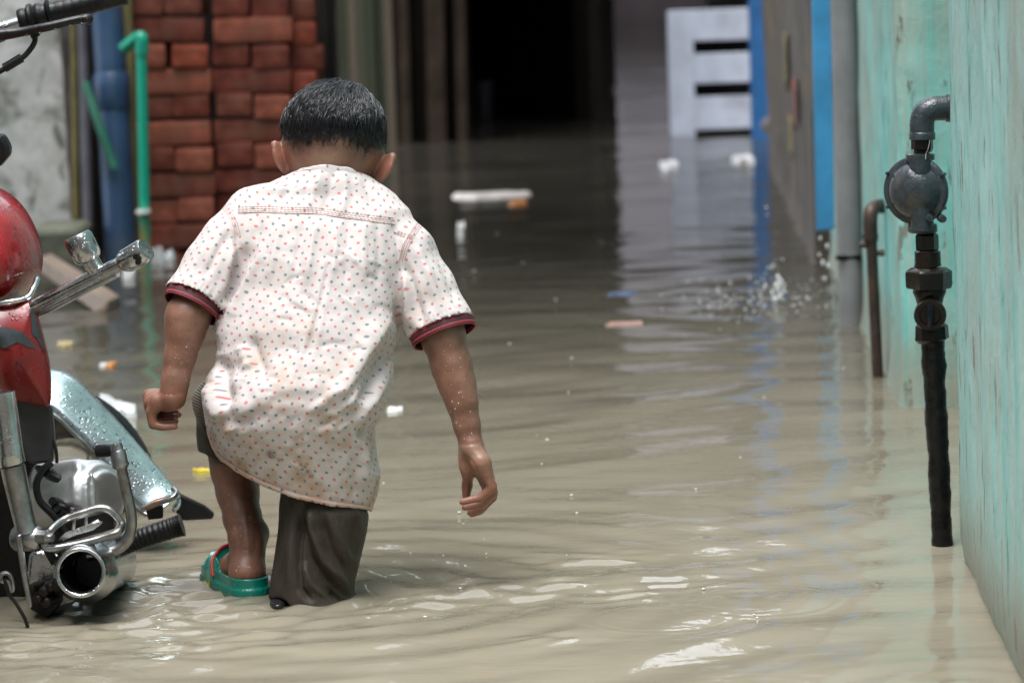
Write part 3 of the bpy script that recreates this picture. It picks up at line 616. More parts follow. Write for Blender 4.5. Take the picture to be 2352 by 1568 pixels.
drops('water_splash', L_, '', ''); o = bpy.data.objects['water_splash']; o['label'] = 'white splash where drops from the blue strip hit the water'; o['category'] = 'splash'; o['kind'] = 'stuff'
drops('falling_drops', [(P(x, y, 8.6), r, 2.2) for x, y, r in [(1884, 548, .0028), (1900, 566, .0034), (1890, 604, .004), (1901, 610, .0036), (1882, 585, .0026), (1895, 640, .003)]], 'clear drops falling from the end of the blue strip', 'water drops')
L_ = []
for i in range(48):
    py = 420+rng.uniform(0, 1)**.8*1000; px = rng.uniform(880, 1950); 
    if px > 2150: continue
    c = W(px, py); L_.append((c+np.array([0, 0, .0008]), rng.uniform(.0010, .0028)*(1 if py > 700 else 1.5), .5))
o = drops('foam_bubbles', L_, 'tiny white bubbles scattered over the flood water', 'bubbles', None, m_foam); o['kind'] = 'stuff'
# ------------------------------------------------------------------ the boy
base = W(735, 1388)
boy = empty('person', tuple(base), 'boy in white polka dot shirt and dark shorts wading away with head bowed', 'boy')
def R_(px, Y): return px*Y/FD
# ---- body: one continuous skin
lo = np.array([P(318, 1500, 4.6)[0]-.02, 4.58, -.16]); hi = np.array([P(1150, 1000, 4.75)[0]+.02, 5.06, P(770, 150, 4.9)[2]+.03])
B = SDF(lo, hi, .0026)
def C(lst, k=.010): B.chain([P(x, y, Y) for x, y, Y, r in lst], [R_(r, Y) for x, y, Y, r in lst], k)
# trunk (inside the shirt)
C([(690, 1010, 4.745, 95), (705, 850, 4.76, 110), (725, 680, 4.79, 125), (745, 520, 4.84, 95)], .03)
C([(590, 480, 4.82, 45), (900, 520, 4.815, 45)], .03)
# head
HC = P(767, 321, 4.885); HR = rotm('Y', math.radians(8))@rotm('Z', math.radians(-3))@rotm('X', math.radians(-34))
C([(754, 460, 4.865, 52), (762, 405, 4.848, 58), (766, 340, 4.85, 64)], .02)
B.ell(HC, (.0735, .090, .079), HR, .02)
def H(x, y, z): return HC+HR@np.array([x, y, z])
B.ell(H(0, .038, -.052), (.050, .046, .052), HR, .02)                       # face and jaw
B.ell(H(0, .066, -.083), (.022, .018, .015), HR, .012)                      # chin
B.cone(H(0, .088, -.022), H(0, .103, -.048), .006, .010, .010)              # nose
for s in (-1, 1):
    B.ell(H(s*.009, .094, -.050), (.008, .007, .006), HR, .005)
    B.ell(H(s*.030, .086, -.020), (.014, .010, .009), HR, .006, True)       # eye sockets
    B.ell(H(s*.030, .083, -.021), (.0115, .0115, .0105), HR, .002)          # eyeballs under lids
    B.ell(H(s*.034, .066, -.045), (.020, .016, .016), HR, .012)             # cheeks
B.ell(H(0, .090, -.068), (.019, .008, .004), HR, .004); B.ell(H(0, .088, -.075), (.017, .008, .0045), HR, .004)   # lips
# ears
for (t0, t1, Y, out) in [((631, 333), (659, 392), 4.872, -1), ((902, 360), (866, 416), 4.862, 1)]:
    a, b = P(*t0, Y-.004), P(*t1, Y+.006); mid = (a+b)/2; ax = (b-a); Ln = np.linalg.norm(ax); ax /= Ln
    dep = np.array([out*-.55, .83, 0]); dep -= ax*dep.dot(ax); dep /= np.linalg.norm(dep); nr = np.cross(ax, dep)
    E = np.stack([ax, dep, nr], 1); inn = np.array([-out*1., 0, 0])
    B.ell(mid+inn*.0015, (Ln*.60, .0175, .0062), E, .006)
    B.cone(mid-ax*.022, mid+ax*.016+inn*.002, .0052, .0045, .005)
    B.ell(mid+ax*Ln*.45+inn*.003, (.009, .008, .006), E, .006)
    B.ell(mid+dep*.016+inn*.012, (.020, .014, .010), E, .010)
# left arm
C([(590, 480, 4.82, 44), (500, 600, 4.785, 47), (436, 715, 4.755, 47), (429, 735, 4.75, 47), (424, 770, 4.745, 41), (413, 821, 4.738, 34), (402, 875, 4.728, 29.5), (397, 912, 4.722, 29)], .012)
hl = P(368, 928, 4.745)
C([(397, 912, 4.725, 28), (385, 922, 4.735, 25)], .008)
for i, Y in enumerate((4.722, 4.739, 4.757, 4.774)):
    kx, ky = (341, 948) if i == 0 else (337-1*i, 938-9*i)
    C([(388, 916, Y*.5+2.372, 17), (360, 922-4*i, Y, 16), (kx+8, ky-4, Y, 14.5)], .008)
    B.chain([P(kx+6, ky, Y), P(351+i, 975-7*i, Y-.002), P(374+i, 981-9*i, Y-.003), P(402, 979-11*i, Y-.001)], [R_(r, Y) for r in ((13, 11.5, 10, 9) if i else (12, 10.5, 9, 8))], .0015)
C([(390, 905, 4.765, 15), (378, 925, 4.786, 13)], .007); C([(378, 925, 4.786, 12), (398, 946, 4.792, 10), (410, 952, 4.786, 8)], .003)
# right arm
C([(900, 520, 4.815, 44), (965, 640, 4.79, 48), (1012, 752, 4.765, 49), (1019, 778, 4.76, 47), (1037, 840, 4.755, 45), (1050, 885, 4.748, 40), (1061, 925, 4.742, 34), (1072, 975, 4.738, 28.5), (1081, 1015, 4.735, 26)], .012)
C([(1081, 1015, 4.735, 25), (1086, 1035, 4.735, 27)], .008)
for i, Y in enumerate((4.716, 4.734, 4.752, 4.768)):                        # little finger nearest
    k = [(1118, 1088), (1121, 1098), (1122, 1106), (1119, 1112)][i]
    C([(1084, 1030, Y*.6+1.894, 20), ((1086+k[0])/2+3, (1035+k[1])/2, Y, 20), (*k, Y, 16)], .009)
    pip = [(1131, 1118), (1132, 1131), (1130, 1141), (1122, 1148)][i]; dip = [(1104, 1143), (1107, 1157), (1106, 1167), (1101, 1172)][i]; tip = [(1062, 1152), (1068, 1164), (1080, 1176), (1084, 1180)][i]
    B.chain([P(*k, Y), P(*pip, Y), P(*dip, Y+.002), P(*tip, Y+.004)], [R_(r, Y) for r in [(14, 11.5, 10, 8.2), (14.5, 12.5, 11, 9), (14.5, 12.5, 11, 9), (14, 12, 10.5, 8.5)][i]], .0015)
C([(1076, 1030, 4.745, 19), (1073, 1062, 4.765, 17.5), (1075, 1090, 4.78, 15)], .009); C([(1075, 1085, 4.78, 14), (1073, 1115, 4.785, 12.5), (1071, 1142, 4.782, 9.5)], .003)
B.ell(P(1070, 1062, 4.742), (.011, .012, .022), None, .008)
# left leg (bare shin) and foot
C([(640, 990, 4.75, 75), (520, 985, 4.89, 50), (536, 1075, 4.865, 50)], .02)
C([(524, 1010, 4.885, 48), (541, 1085, 4.862, 50), (546, 1130, 4.848, 47), (557, 1190, 4.822, 41.5), (567, 1230, 4.806, 38), (571, 1258, 4.798, 37)], .012)
B.ell(P(540, 1236, 4.80), (.009, .011, .012), None, .008); B.ell(P(601, 1224, 4.815), (.011, .012, .016), None, .010)
C([(571, 1250, 4.80, 36), (568, 1290, 4.792, 36), (566, 1312, 4.785, 38)], .010)
B.ell(P(568, 1313, 4.782), (.0255, .026, .021), None, .010)
C([(564, 1280, 4.805, 34), (538, 1308, 4.832, 36), (518, 1332, 4.875, 25)], .012)
# right leg below the shorts, under water
C([(780, 1010, 4.75, 80), (755, 1230, 4.76, 55), (725, 1470, 4.74, 36)], .02)
Vb, Fb = B.mesh(); del B
Vb = relax(Vb, Fb, 2); Nb = vnormals(Vb, Fb)
# creases: wrists, palm, knuckles; hairline mask
px, py = proj(*Vb.T)
disp = np.zeros(len(Vb)); back = Nb[:, 1] < .25
def stroke(V_px, V_py, N, line, w, amp, only=True):
    d, s, t = pdist(V_px, V_py, line); e = amp*np.exp(-(d/w)**2)*np.clip(np.minimum(t, 1-t)*6+.25, 0, 1)
    return np.where(N[:, 1] < .3, e, 0) if only else e
for ln, w, a in [([(1057, 1017), (1080, 1020), (1106, 1014)], 3, -.0009), ([(1066, 1045), (1085, 1062), (1102, 1092), (1106, 1110)], 3.5, -.0012), ([(1078, 1050), (1092, 1066)], 2.5, -.0006), ([(1104, 1100), (1122, 1098)], 3, -.0008),
                 ([(366, 902), (396, 907), (424, 900)], 3, -.0007), ([(560, 1262), (585, 1266)], 4, -.0008), ([(562, 1180), (570, 1280)], 5, .0012), ([(545, 1200), (551, 1270)], 6, -.0012), ([(590, 1200), (584, 1275)], 7, -.0014), ([(1010, 790), (1050, 786)], 9, .0006)]:
    disp += stroke(px, py, Nb, ln, w, a)
disp += vnoise(Vb, 160, 2, 3)*.00025
Vb = Vb+Nb*disp[:, None]
loc = (Vb-HC)@HR                                                   # head frame
rel = loc/np.array([.0735, .090, .079]); rad = np.linalg.norm(rel, axis=1)
hl_x = np.array([-200, 640, 655, 672, 690, 708, 722, 742, 762, 782, 800, 822, 842, 860, 876, 892, 1200]); hl_y = np.array([322, 322, 330, 346, 352, 350, 340, 350, 348, 336, 346, 355, 360, 358, 350, 338, 338])
line_y = np.interp(px, hl_x, hl_y)+6
onhead = (rad > .90) & (rad < 1.12) & (loc[:, 1] < .075) & (loc[:, 2] > -.085)
fromback = Nb[:, 1] < .35
dist_up = np.where(fromback, line_y-py, np.where(loc[:, 2] > .028, 40, np.where(loc[:, 1] < .03, (loc[:, 2]-.0)*1600, -40)))
hair = np.where(onhead, np.clip(dist_up/54+.10+vnoise(Vb, 190, 2, 8)*.14, 0, 1), 0)
earcol = np.maximum(np.exp(-((px-640)**2+(py-362)**2)/30**2), np.exp(-((px-888)**2+(py-388)**2)/32**2))
red = np.clip(.9*earcol+.9*np.exp(-((px-572)**2+(py-1318)**2)/24**2)+.55*((px > 1048) & (py > 1060))*(1-0*px)+.5*((px < 430) & (py > 885) & (py < 1000)), 0, 1)
pale = np.clip(np.exp(-((px-748)/38)**2-((py-365)/26)**2)*1.0+.45*((px > 1050) & (px < 1125) & (py > 1022) & (py < 1110)), 0, 1)
t = NT('wet_skin'); v = t.coord()
n1 = t.noise(v, 38, 5, .6); c = t.mix(t.ramp(n1, .3, .7), (.175, .082, .053), (.255, .128, .087))
c = t.mix(t.math('MULTIPLY', t.attr('pale').outputs['Fac'], .6), c, (.47, .30, .22)); c = t.mix(t.math('MULTIPLY', t.attr('red').outputs['Fac'], .5), c, (.40, .155, .105))
c = t.mix(t.math('MULTIPLY', t.attr('hair').outputs['Fac'], .93), c, (.022, .018, .018))
wet = t.voro(v, 210, 'F1', 1.); wm = t.ramp(t.noise(v, 42, 3, .5), .56, .62); dr = t.math('MULTIPLY', t.ramp(wet[0], .36, .1), wm)
t.set(Base_Color=c, Roughness=t.math('SUBTRACT', t.math('ADD', .27, t.math('MULTIPLY', n1, .28)), t.math('MULTIPLY', dr, .3)), Subsurface_Weight=.06, Subsurface_Radius=(.008, .003, .0015), Subsurface_Scale=.5)
b = t.bump(t.noise(v, 300, 4, .65), .28, .0012); t.bump(dr, .25, .0008, b)
body = npmesh('body', Vb, Fb, t.m, boy, {'hair': hair, 'red': red, 'pale': pale})
# eyes
for s in (-1, 1):
    e = bpy.data.meshes.new('eye'); bm = bmesh.new(); bmesh.ops.create_uvsphere(bm, u_segments=16, v_segments=10, radius=.0098); bmesh.ops.translate(bm, vec=Vector(H(s*.030, .0868, -.0215)), verts=bm.verts); bm.to_mesh(e); bm.free()
    link('eye', e, simple('eye_white', (.55, .52, .48), .2), boy)
# ---- hair: a few thousand short wet strands lying along the scalp
mask = onhead & (hair > .06) & ((fromback & (py < line_y+4)) | (~fromback))
area_idx = np.where(mask)[0]; Ns = 20000
wgt = hair[area_idx]**1.5+.02; pick = rng.choice(area_idx, Ns, p=wgt/wgt.sum()); Sp = Vb[pick]+rng.normal(0, .0011, (Ns, 3)); Sn = Nb[pick]; Sh = hair[pick]; Spx, Spy = proj(*Sp.T)
crown = H(.012, -.045, .07)                                        # whorl
flow = Sp-crown; flow /= np.linalg.norm(flow, axis=1)[:, None]+1e-6
topness = np.clip((275-Spy)/60, 0, 1)*np.clip((Sn[:, 2]+.25)/.6, 0, 1)
sweep = np.array([-.75, -.55, -.45])                               # the longer top is combed over towards the camera's left
swr = np.array([.35, -.8, -.6]); mixx = np.clip((Spx-745)/90, 0, 1)[:, None]; sw = sweep*(1-mixx)+swr*mixx
down = np.array([.0, -.10, -1.])+np.stack([(Spx-770)/420, 0*Spx, 0*Spx], 1)
D0 = down*(1-topness[:, None])+sw*topness[:, None]*1.4+rng.normal(0, .10, (Ns, 3))
clump = np.stack([vnoise(Sp, 170, 2, 31), vnoise(Sp, 170, 2, 47), vnoise(Sp, 170, 2, 59)], 1); D0 += clump*(.28+.35*topness[:, None])
D0 -= Sn*np.sum(D0*Sn, 1)[:, None]; D0 /= np.linalg.norm(D0, axis=1)[:, None]+1e-9
L = np.where(topness > .15, .020+.018*topness, .009)*np.clip(Sh*1.15, .28, 1)*rng.uniform(.6, 1.3, Ns); L = np.where(Spy > line_y[pick]-14, L*.6, L)
rr = np.where(topness > .15, .00062, .00030)*rng.uniform(.6, 1.4, Ns)*np.clip(Sh*1.2, .45, 1)
lift = np.where(topness > .15, .0042, .0013)*rng.uniform(.3, 1.25, Ns)*np.clip(Sh*1.2, .3, 1)
seg = 5; K = np.linspace(0, 1, seg); rows = []
side = np.cross(D0, Sn); bend = rng.normal(0, .18, Ns)+vnoise(Sp, 120, 1, 77)*.35
for k in K:
    p = Sp+D0*(L*k)[:, None]+side*(L*k*k*bend)[:, None]
    # keep to the curved skull: push out to its ellipsoid
    q = (p-HC)@HR; s_ = np.linalg.norm(q/np.array([.0735, .090, .079]), axis=1); s0 = np.linalg.norm(((Sp-HC)@HR)/np.array([.0735, .090, .079]), axis=1)
    q = q*(np.maximum(s0, .985)/s_)[:, None]; p = HC+q@HR.T
    rows.append(p+Sn*(lift*math.sin(math.pi*min(k*.75+.08, 1)))[:, None])
verts = np.zeros((Ns, seg, 3, 3)); taper = [.8, 1, .9, .65, .12]
for j in range(seg):
    for a in range(3):
        an = a*2*math.pi/3+.5; verts[:, j, a] = rows[j]+(side*math.cos(an)+Sn*math.sin(an))*(rr*taper[j])[:, None]
V = verts.reshape(-1, 3); st = (np.arange(Ns)*seg*3)[:, None]; F = []
for j in range(seg-1):
    for a in range(3): b_ = (a+1) % 3; F.append(st+np.array([[j*3+a, j*3+b_, j*3+3+b_, j*3+3+a]]))
t = NT('wet_black_hair'); g_ = t.n('ShaderNodeNewGeometry'); t.set(Base_Color=t.mix(g_.outputs['Random Per Island'], (.004, .004, .006), (.018, .017, .02)), Roughness=.27, Specular_IOR_Level=.7)
npmesh('hair', V, np.concatenate(F), t.m, boy)

# ---- shirt
rowsS = np.array([  # py, left, right, depth of axis, half depth
 [368, 692, 800, 4.86, .036], [388, 668, 822, 4.855, .060], [402, 650, 846, 4.85, .065], [418, 622, 868, 4.845, .067], [432, 560, 890, 4.84, .066], [450, 541, 912, 4.835, .064], [480, 530, 940, 4.825, .070], [520, 527, 940, 4.815, .077],
 [600, 536, 922, 4.795, .083], [660, 534, 917, 4.785, .085], [700, 524, 914, 4.775, .087], [760, 507, 911, 4.76, .090], [800, 499, 909, 4.755, .092], [840, 488, 907, 4.748, .096], [870, 472, 904, 4.745, .100], [930, 467, 888, 4.735, .106], [985, 474, 866, 4.735, .107],
 [1030, 489, 866, 4.742, .104], [1090, 530, 874, 4.752, .100], [1130, 560, 868, 4.758, .098], [1172, 590, 852, 4.762, .096], [1230, 600, 850, 4.765, .095]])
rowsS[:, 4] *= .92
hemx = np.array([440, 470, 488, 505, 545, 600, 680, 760, 850, 900]); hemy = np.array([962, 985, 1030, 1056, 1086, 1115, 1144, 1161, 1173, 1178])
def sm(y, col): return np.interp(y, rowsS[:, 0], col)
lo = np.array([P(380, 700, 4.76)[0]-.01, 4.60, P(700, 1215, 4.7)[2]]); hi = np.array([P(1100, 700, 4.76)[0]+.01, 4.97, P(750, 360, 4.86)[2]])
S = SDF(lo, hi, .003)
def fnS(X, Y, Z):
    px, py = proj(X, Y, Z)
    l, r = sm(py, rowsS[:, 1]), sm(py, rowsS[:, 2]); yc, b = sm(py, rowsS[:, 3]), sm(py, rowsS[:, 4])
    a = (r-l)/2; c = (r+l)/2; am = a*4.75/FD; u = np.abs((px-c)/a); w = np.abs((Y-yc)/b); q = (u**2.35+w**2.35)**(1/2.35)
    return (q-1)*np.minimum(am, b)
S.put(fnS, lo, hi, .001)
def CS(lst, k): S.chain([P(x, y, Y) for x, y, Y, r in lst], [R_(r, Y) for x, y, Y, r in lst], k)
SLc = [P(449, 687, 4.757), P(1015, 753, 4.765)]
CS([(575, 492, 4.822, 52), (530, 560, 4.80, 66), (492, 615, 4.782, 68), (447, 690, 4.757, 69), (430, 718, 4.75, 69)], .016)
CS([(900, 535, 4.815, 52), (935, 585, 4.80, 66), (972, 665, 4.785, 71), (1016, 755, 4.765, 74), (1030, 785, 4.757, 74)], .016)
ax_l = P(435, 710, 4.752)-P(492, 615, 4.782); ax_l /= np.linalg.norm(ax_l); ax_r = P(1030, 785, 4.757)-P(972, 665, 4.785); ax_r /= np.linalg.norm(ax_r)
# cuff planes as traced: left (388,655)-(510,720), right (945,780)-(1085,725)
def plane(p0, p1, Y, axis):
    a, b = P(*p0, Y), P(*p1, Y); u = (b-a)/np.linalg.norm(b-a); n = axis-u*axis.dot(u); n /= np.linalg.norm(n); return (a+b)/2, n
cl, nl = plane((386, 659), (512, 726), 4.757, ax_l); cr, nr_ = plane((942, 783), (1087, 726), 4.765, ax_r)
def cut(c, n, keep):
    u_ = np.cross(n, [0, 1., 0]); u_ /= np.linalg.norm(u_)*np.sign(u_[0]*keep)
    def fn(X, Y, Z):
        d = (X-c[0])*n[0]+(Y-c[1])*n[1]+(Z-c[2])*n[2]; far = np.maximum(np.sqrt((X-c[0])**2+(Y-c[1])**2+(Z-c[2])**2)-.075, (X-c[0])*u_[0]+(Y-c[1])*u_[1]+(Z-c[2])*u_[2]-abs(keep))
        return np.maximum(-d, far)
    S.put(fn, c-.08, c+.08, .0005, True)
cut(cl, nl, .0445); cut(cr, nr_, -.049)
def fnH(X, Y, Z):
    px, py = proj(X, Y, Z); return (np.interp(px, hemx, hemy)-py)*4.75/FD*.8
S.put(fnH, np.array([lo[0]-.1, 4.5, lo[2]-.1]), np.array([P(925, 1000, 4.7)[0], 5.1, P(700, 900, 4.7)[2]]), .0005, True)
def fnN(X, Y, Z):                                                   # neck opening: everything above the collar seam
    px, py = proj(X, Y, Z); return np.maximum((py-np.interp(px, [600, 655, 700, 745, 800, 865, 900], [428, 403, 387, 383, 388, 408, 428]))*4.8/FD, np.abs(px-760)*4.8/FD-.085)
S.put(fnN, np.array([P(600, 400, 4.8)[0], 4.5, P(700, 440, 4.8)[2]]), np.array([P(920, 400, 4.8)[0], 5.1, hi[2]+.1]), .0005, True)
Vs, Fs = S.mesh(); del S
Vs = relax(Vs, Fs, 2); Ns_ = vnormals(Vs, Fs); px, py = proj(*Vs.T)
# drop the closing faces at hem, cuffs and collar
cap = (np.abs((Vs-cl)@nl) < .0022) & (np.linalg.norm(Vs-cl, axis=1) < .08) & (Ns_@nl > .55)
cap |= (np.abs((Vs-cr)@nr_) < .0022) & (np.linalg.norm(Vs-cr, axis=1) < .08) & (Ns_@nr_ > .55)
cap |= (py > np.interp(px, hemx, hemy)-5) & (Ns_[:, 2] < -.62) & (px < 905)
# folds
disp = np.zeros(len(Vs)); bk = np.clip((.35-Ns_[:, 1])/.5, 0, 1)
def st(line, w, amp, asym=None):
    global disp
    d, s, t_ = pdist(px, py, line); e = np.exp(-(d/w)**2)
    if asym: e = np.where(s*asym > 0, np.exp(-(d/(w*2.6))**2), e)
    disp += amp*e*np.clip(np.minimum(t_, 1-t_)*5, .0, 1)*bk
mm = .0021
st([(604, 560), (560, 660), (512, 752), (495, 800)], 11, 4*mm, 1); st([(585, 560), (545, 640), (515, 700)], 16, -3*mm)
st([(545, 500), (545, 600), (537, 690)], 9, -3*mm); st([(560, 560), (548, 660)], 14, -2*mm)
st([(905, 500), (921, 600), (918, 700), (912, 760)], 9, -3*mm)
st([(499, 815), (512, 880), (526, 940)], 11, -6.5*mm, -1); st([(480, 880), (490, 930), (512, 968)], 17, 5*mm); st([(530, 850), (552, 930), (570, 960)], 22, 4.5*mm)
st([(575, 770), (592, 820), (610, 872)], 13, -3.5*mm); st([(550, 790), (572, 850)], 14, 2.5*mm)
st([(895, 730), (850, 800), (800, 885), (765, 935)], 13, 6.0*mm, 1); st([(905, 790), (868, 860), (830, 930)], 19, -7*mm); st([(890, 860), (850, 935), (815, 980)], 14, 3.2*mm); st([(872, 925), (842, 975), (820, 1010)], 12, -3.5*mm)
st([(838, 875), (800, 930), (760, 975)], 10, 3*mm); st([(790, 890), (745, 925), (700, 950)], 10, 2.4*mm); st([(810, 930), (770, 962), (725, 985)], 8, -2.6*mm)
st([(560, 938), (620, 903), (690, 888), (760, 915)], 20, 4*mm, -1); st([(590, 960), (660, 935), (730, 950)], 30, 1.5*mm)
st([(868, 960), (855, 1020), (862, 1090)], 10, -3*mm); st([(845, 1000), (838, 1060), (842, 1130)], 12, 2.5*mm); st([(820, 1040), (815, 1100), (818, 1150)], 14, -2*mm)
st([(757, 560), (735, 660), (715, 740), (690, 820), (668, 890)], 4, 1.0*mm); st([(772, 560), (755, 660), (738, 740), (722, 830)], 4, .7*mm); st([(764, 560), (745, 660), (726, 745), (705, 830)], 5, -1.0*mm)
for x0, x1, a in [(650, 612, 1.5), (700, 672, -1.6), (728, 700, 1.5), (775, 762, 1.6), (800, 795, -1.5), (835, 836, 1.5), (865, 872, -1.4), (600, 570, -1.3)]: st([(x0, 498), ((x0+x1)/2, 570), (x1, 660)], 9, a*mm)
for ln, a in [([(740, 385), (725, 430), (700, 490)], 2.), ([(765, 385), (760, 430), (742, 495)], -2.4), ([(790, 390), (795, 440), (780, 500)], 2.), ([(830, 405), (850, 450), (855, 500)], -1.4), ([(690, 400), (660, 440), (640, 480)], -1.4)]: st(ln, 10, a*mm)
for ln, a in [([(530, 525), (500, 580), (470, 640)], -2.5), ([(500, 500), (465, 570), (430, 640)], 2.), ([(545, 560), (525, 610), (505, 690)], 3.), ([(545, 600), (532, 640), (520, 700)], -2.), ([(950, 560), (985, 630), (1015, 720)], 2.4), ([(930, 600), (950, 670), (975, 760)], -3.2), ([(985, 540), (1025, 620), (1050, 700)], -2.), ([(925, 620), (932, 680), (945, 760)], 3.)]: st(ln, 10, a*mm)
for i in range(64):                                                # the tired small creases of wet cotton
    x = rng.uniform(510, 890); y = rng.uniform(560, 1100); an = rng.normal(.25, .5) if y < 800 else rng.normal(-.7, .5); l = rng.uniform(25, 70)
    st([(x, y), (x+l*math.cos(an)*.5, y+l*math.sin(an)*.5), (x+l*math.cos(an+.2), y+l*math.sin(an+.2))], rng.uniform(3.5, 8), rng.choice([-1, 1])*rng.uniform(.4, 1.0)*mm)
for (c, ax, n_) in [(cl, nl, 9), (cr, nr_, 9)]:                    # gathers above the cuffs
    al = -((Vs-c)@ax); q = Vs-c; q = q-np.outer(q@ax, ax); an = np.arctan2(q[:, 2], q[:, 0]); near = (np.linalg.norm(Vs-c, axis=1) < .075) & (al > -.004)
    disp += np.where(near, .0011*np.sin(an*17+vnoise(Vs, 40, 1, 3)*2)*np.exp(-(np.maximum(al, 0)/.016)**2), 0)
disp += vnoise(Vs*np.array([1, 1, .6]), 26, 3, 5)*.0016*bk+vnoise(Vs, 85, 2, 9)*.00045
hemd = np.interp(px, hemx, hemy)-py; disp += np.where((px < 905) & (py > 960), .0011*np.exp(-((hemd-5)/6)**2)-.0012*np.exp(-((hemd-13)/2.6)**2), 0)
Vs = Vs+Ns_*disp[:, None]
# cloth coordinates in metres
py = np.clip(py, 368, 1230)
l, r = sm(py, rowsS[:, 1]), sm(py, rowsS[:, 2]); yc, b = sm(py, rowsS[:, 3]), sm(py, rowsS[:, 4]); am = (r-l)/2*4.75/FD; u = (px-(r+l)/2)/((r-l)/2); w = -(Vs[:, 1]-yc)/b
ang = np.arctan2(u, w); yy = np.arange(368, 1231); zz_ = (yy)*4.75/FD; ycs = sm(yy, rowsS[:, 3]); arc = np.concatenate([[0], np.cumsum(np.hypot(np.diff(zz_), np.diff(ycs)*1.15))])
uv_t = np.stack([np.where(np.abs(ang) < 1.4, np.sin(np.clip(ang, -1.5, 1.5))*.45+ang*.55, ang*.55+np.sign(ang)*.45)*am*1.05, -np.interp(py, yy, arc)], 1)
def uvsleeve(c, ax, ref):
    q = Vs-c; al = q@ax; e1 = np.cross(ax, [0, 1, 0]); e1 /= np.linalg.norm(e1); e2 = np.cross(ax, e1); return np.stack([np.arctan2(q@e1, q@e2)*.042, al], 1)
uvl, uvr = uvsleeve(cl, nl, 0)+[.4, .3], uvsleeve(cr, nr_, 0)+[.9, .1]
aml = np.interp(py, [430, 470, 500, 540, 600, 720], [520, 528, 536, 546, 546, 520]); amr = np.interp(py, [430, 500, 520, 600, 720, 760], [1000, 968, 955, 921, 916, 912])
isl = (px < aml) & (py < 745); isr = (px > amr) & (py < 800) & (py > 470)
fl_, frr = isl[Fs].sum(1) >= 2, isr[Fs].sum(1) >= 2
uv = uv_t[Fs]; uv[fl_] = uvl[Fs][fl_]; uv[frr] = uvr[Fs][frr]
dirt = np.clip(vnoise(Vs, 48, 4, 21)*.9+.10, 0, 1)*np.clip((py-620)/380, .18, 1.1)
mud = np.zeros(len(Vs))
for q, rr_ in [((619, 1042), 8), ((627, 1048), 6), ((641, 1056), 4), ((700, 1072), 4), ((706, 1082), 5), ((716, 1092), 4), ((690, 1066), 3)]: mud = np.maximum(mud, np.exp(-((px-q[0])**2+(py-q[1])**2)/rr_**2))
hemm = np.where((px < 905) & (py > 960), np.clip(1-np.abs(hemd-5)/9, 0, 1), 0)
keep = ~(cap[Fs].sum(1) >= 3); Fk = Fs[keep]; uv = uv[keep]; Vk, Fk, used = compact(Vs, Fk)
t = NT('polka_dot_cotton'); uvn = t.n('ShaderNodeUVMap', uv_map='UVMap'); 
nzv = t.n('ShaderNodeTexNoise'); nzv.inputs['Scale'].default_value = 55; t.l(uvn.outputs[0], nzv.inputs[0])
wv = t.n('ShaderNodeVectorMath', operation='MULTIPLY_ADD'); t.l(nzv.outputs['Color'], wv.inputs[0]); wv.inputs[1].default_value = (.004, .004, 0); t.l(uvn.outputs[0], wv.inputs[2])
def dots(off):
    m = t.n('ShaderNodeMapping'); t.l(wv.outputs[0], m.inputs[0]); m.inputs['Rotation'].default_value = (0, 0, math.radians(9)); m.inputs['Scale'].default_value = (1/.0168, 1/.0182, 1); m.inputs['Location'].default_value = (*off, 0)
    f = t.n('ShaderNodeVectorMath', operation='FRACTION'); t.l(m.outputs[0], f.inputs[0]); s = t.n('ShaderNodeVectorMath', operation='SUBTRACT'); t.l(f.outputs[0], s.inputs[0]); s.inputs[1].default_value = (.5, .5, 0)
    m2 = t.n('ShaderNodeVectorMath', operation='MULTIPLY'); t.l(s.outputs[0], m2.inputs[0]); m2.inputs[1].default_value = (1, 1.08, 0)
    ln = t.n('ShaderNodeVectorMath', operation='LENGTH'); t.l(m2.outputs[0], ln.inputs[0]); return t.ramp(ln.outputs['Value'], .155, .09)
v = t.coord(); stn = t.attr('dirt').outputs['Fac']
c = t.mix(t.math('MULTIPLY', stn, .75), (.56, .512, .498), (.40, .265, .155))
c = t.mix(t.math('MULTIPLY', t.attr('hemm').outputs['Fac'], .45), c, (.72, .46, .34))
fade = t.ramp(t.noise(uvn.outputs[0], 240, 2), .2, .6)
c = t.mix(t.math('MULTIPLY', dots((0, 0)), t.math('ADD', .52, t.math('MULTIPLY', fade, .35))), c, (.50, .10, .105)); c = t.mix(t.math('MULTIPLY', dots((.5, .5)), t.math('ADD', .52, t.math('MULTIPLY', fade, .35))), c, (.12, .13, .165))
c = t.mix(t.math('MULTIPLY', t.attr('mud').outputs['Fac'], .8), c, (.06, .04, .02))
t.set(Base_Color=c, Roughness=.62, Specular_IOR_Level=.35, Sheen_Weight=.08, Subsurface_Weight=0.0)
wave = t.noise(uvn.outputs[0], 900, 2, .5); b = t.bump(t.noise(v, 60, 4, .6), .22, .004); t.bump(wave, .15, .0006, b)
m_shirt = t.m
shirt = npmesh('shirt', Vk, Fk, m_shirt, boy, {'dirt': dirt[used], 'mud': mud[used], 'hemm': hemm[used]}, uv.reshape(-1, 2))
s_ = shirt.modifiers.new('cloth', 'SOLIDIFY'); s_.thickness = .0016; s_.offset = -1
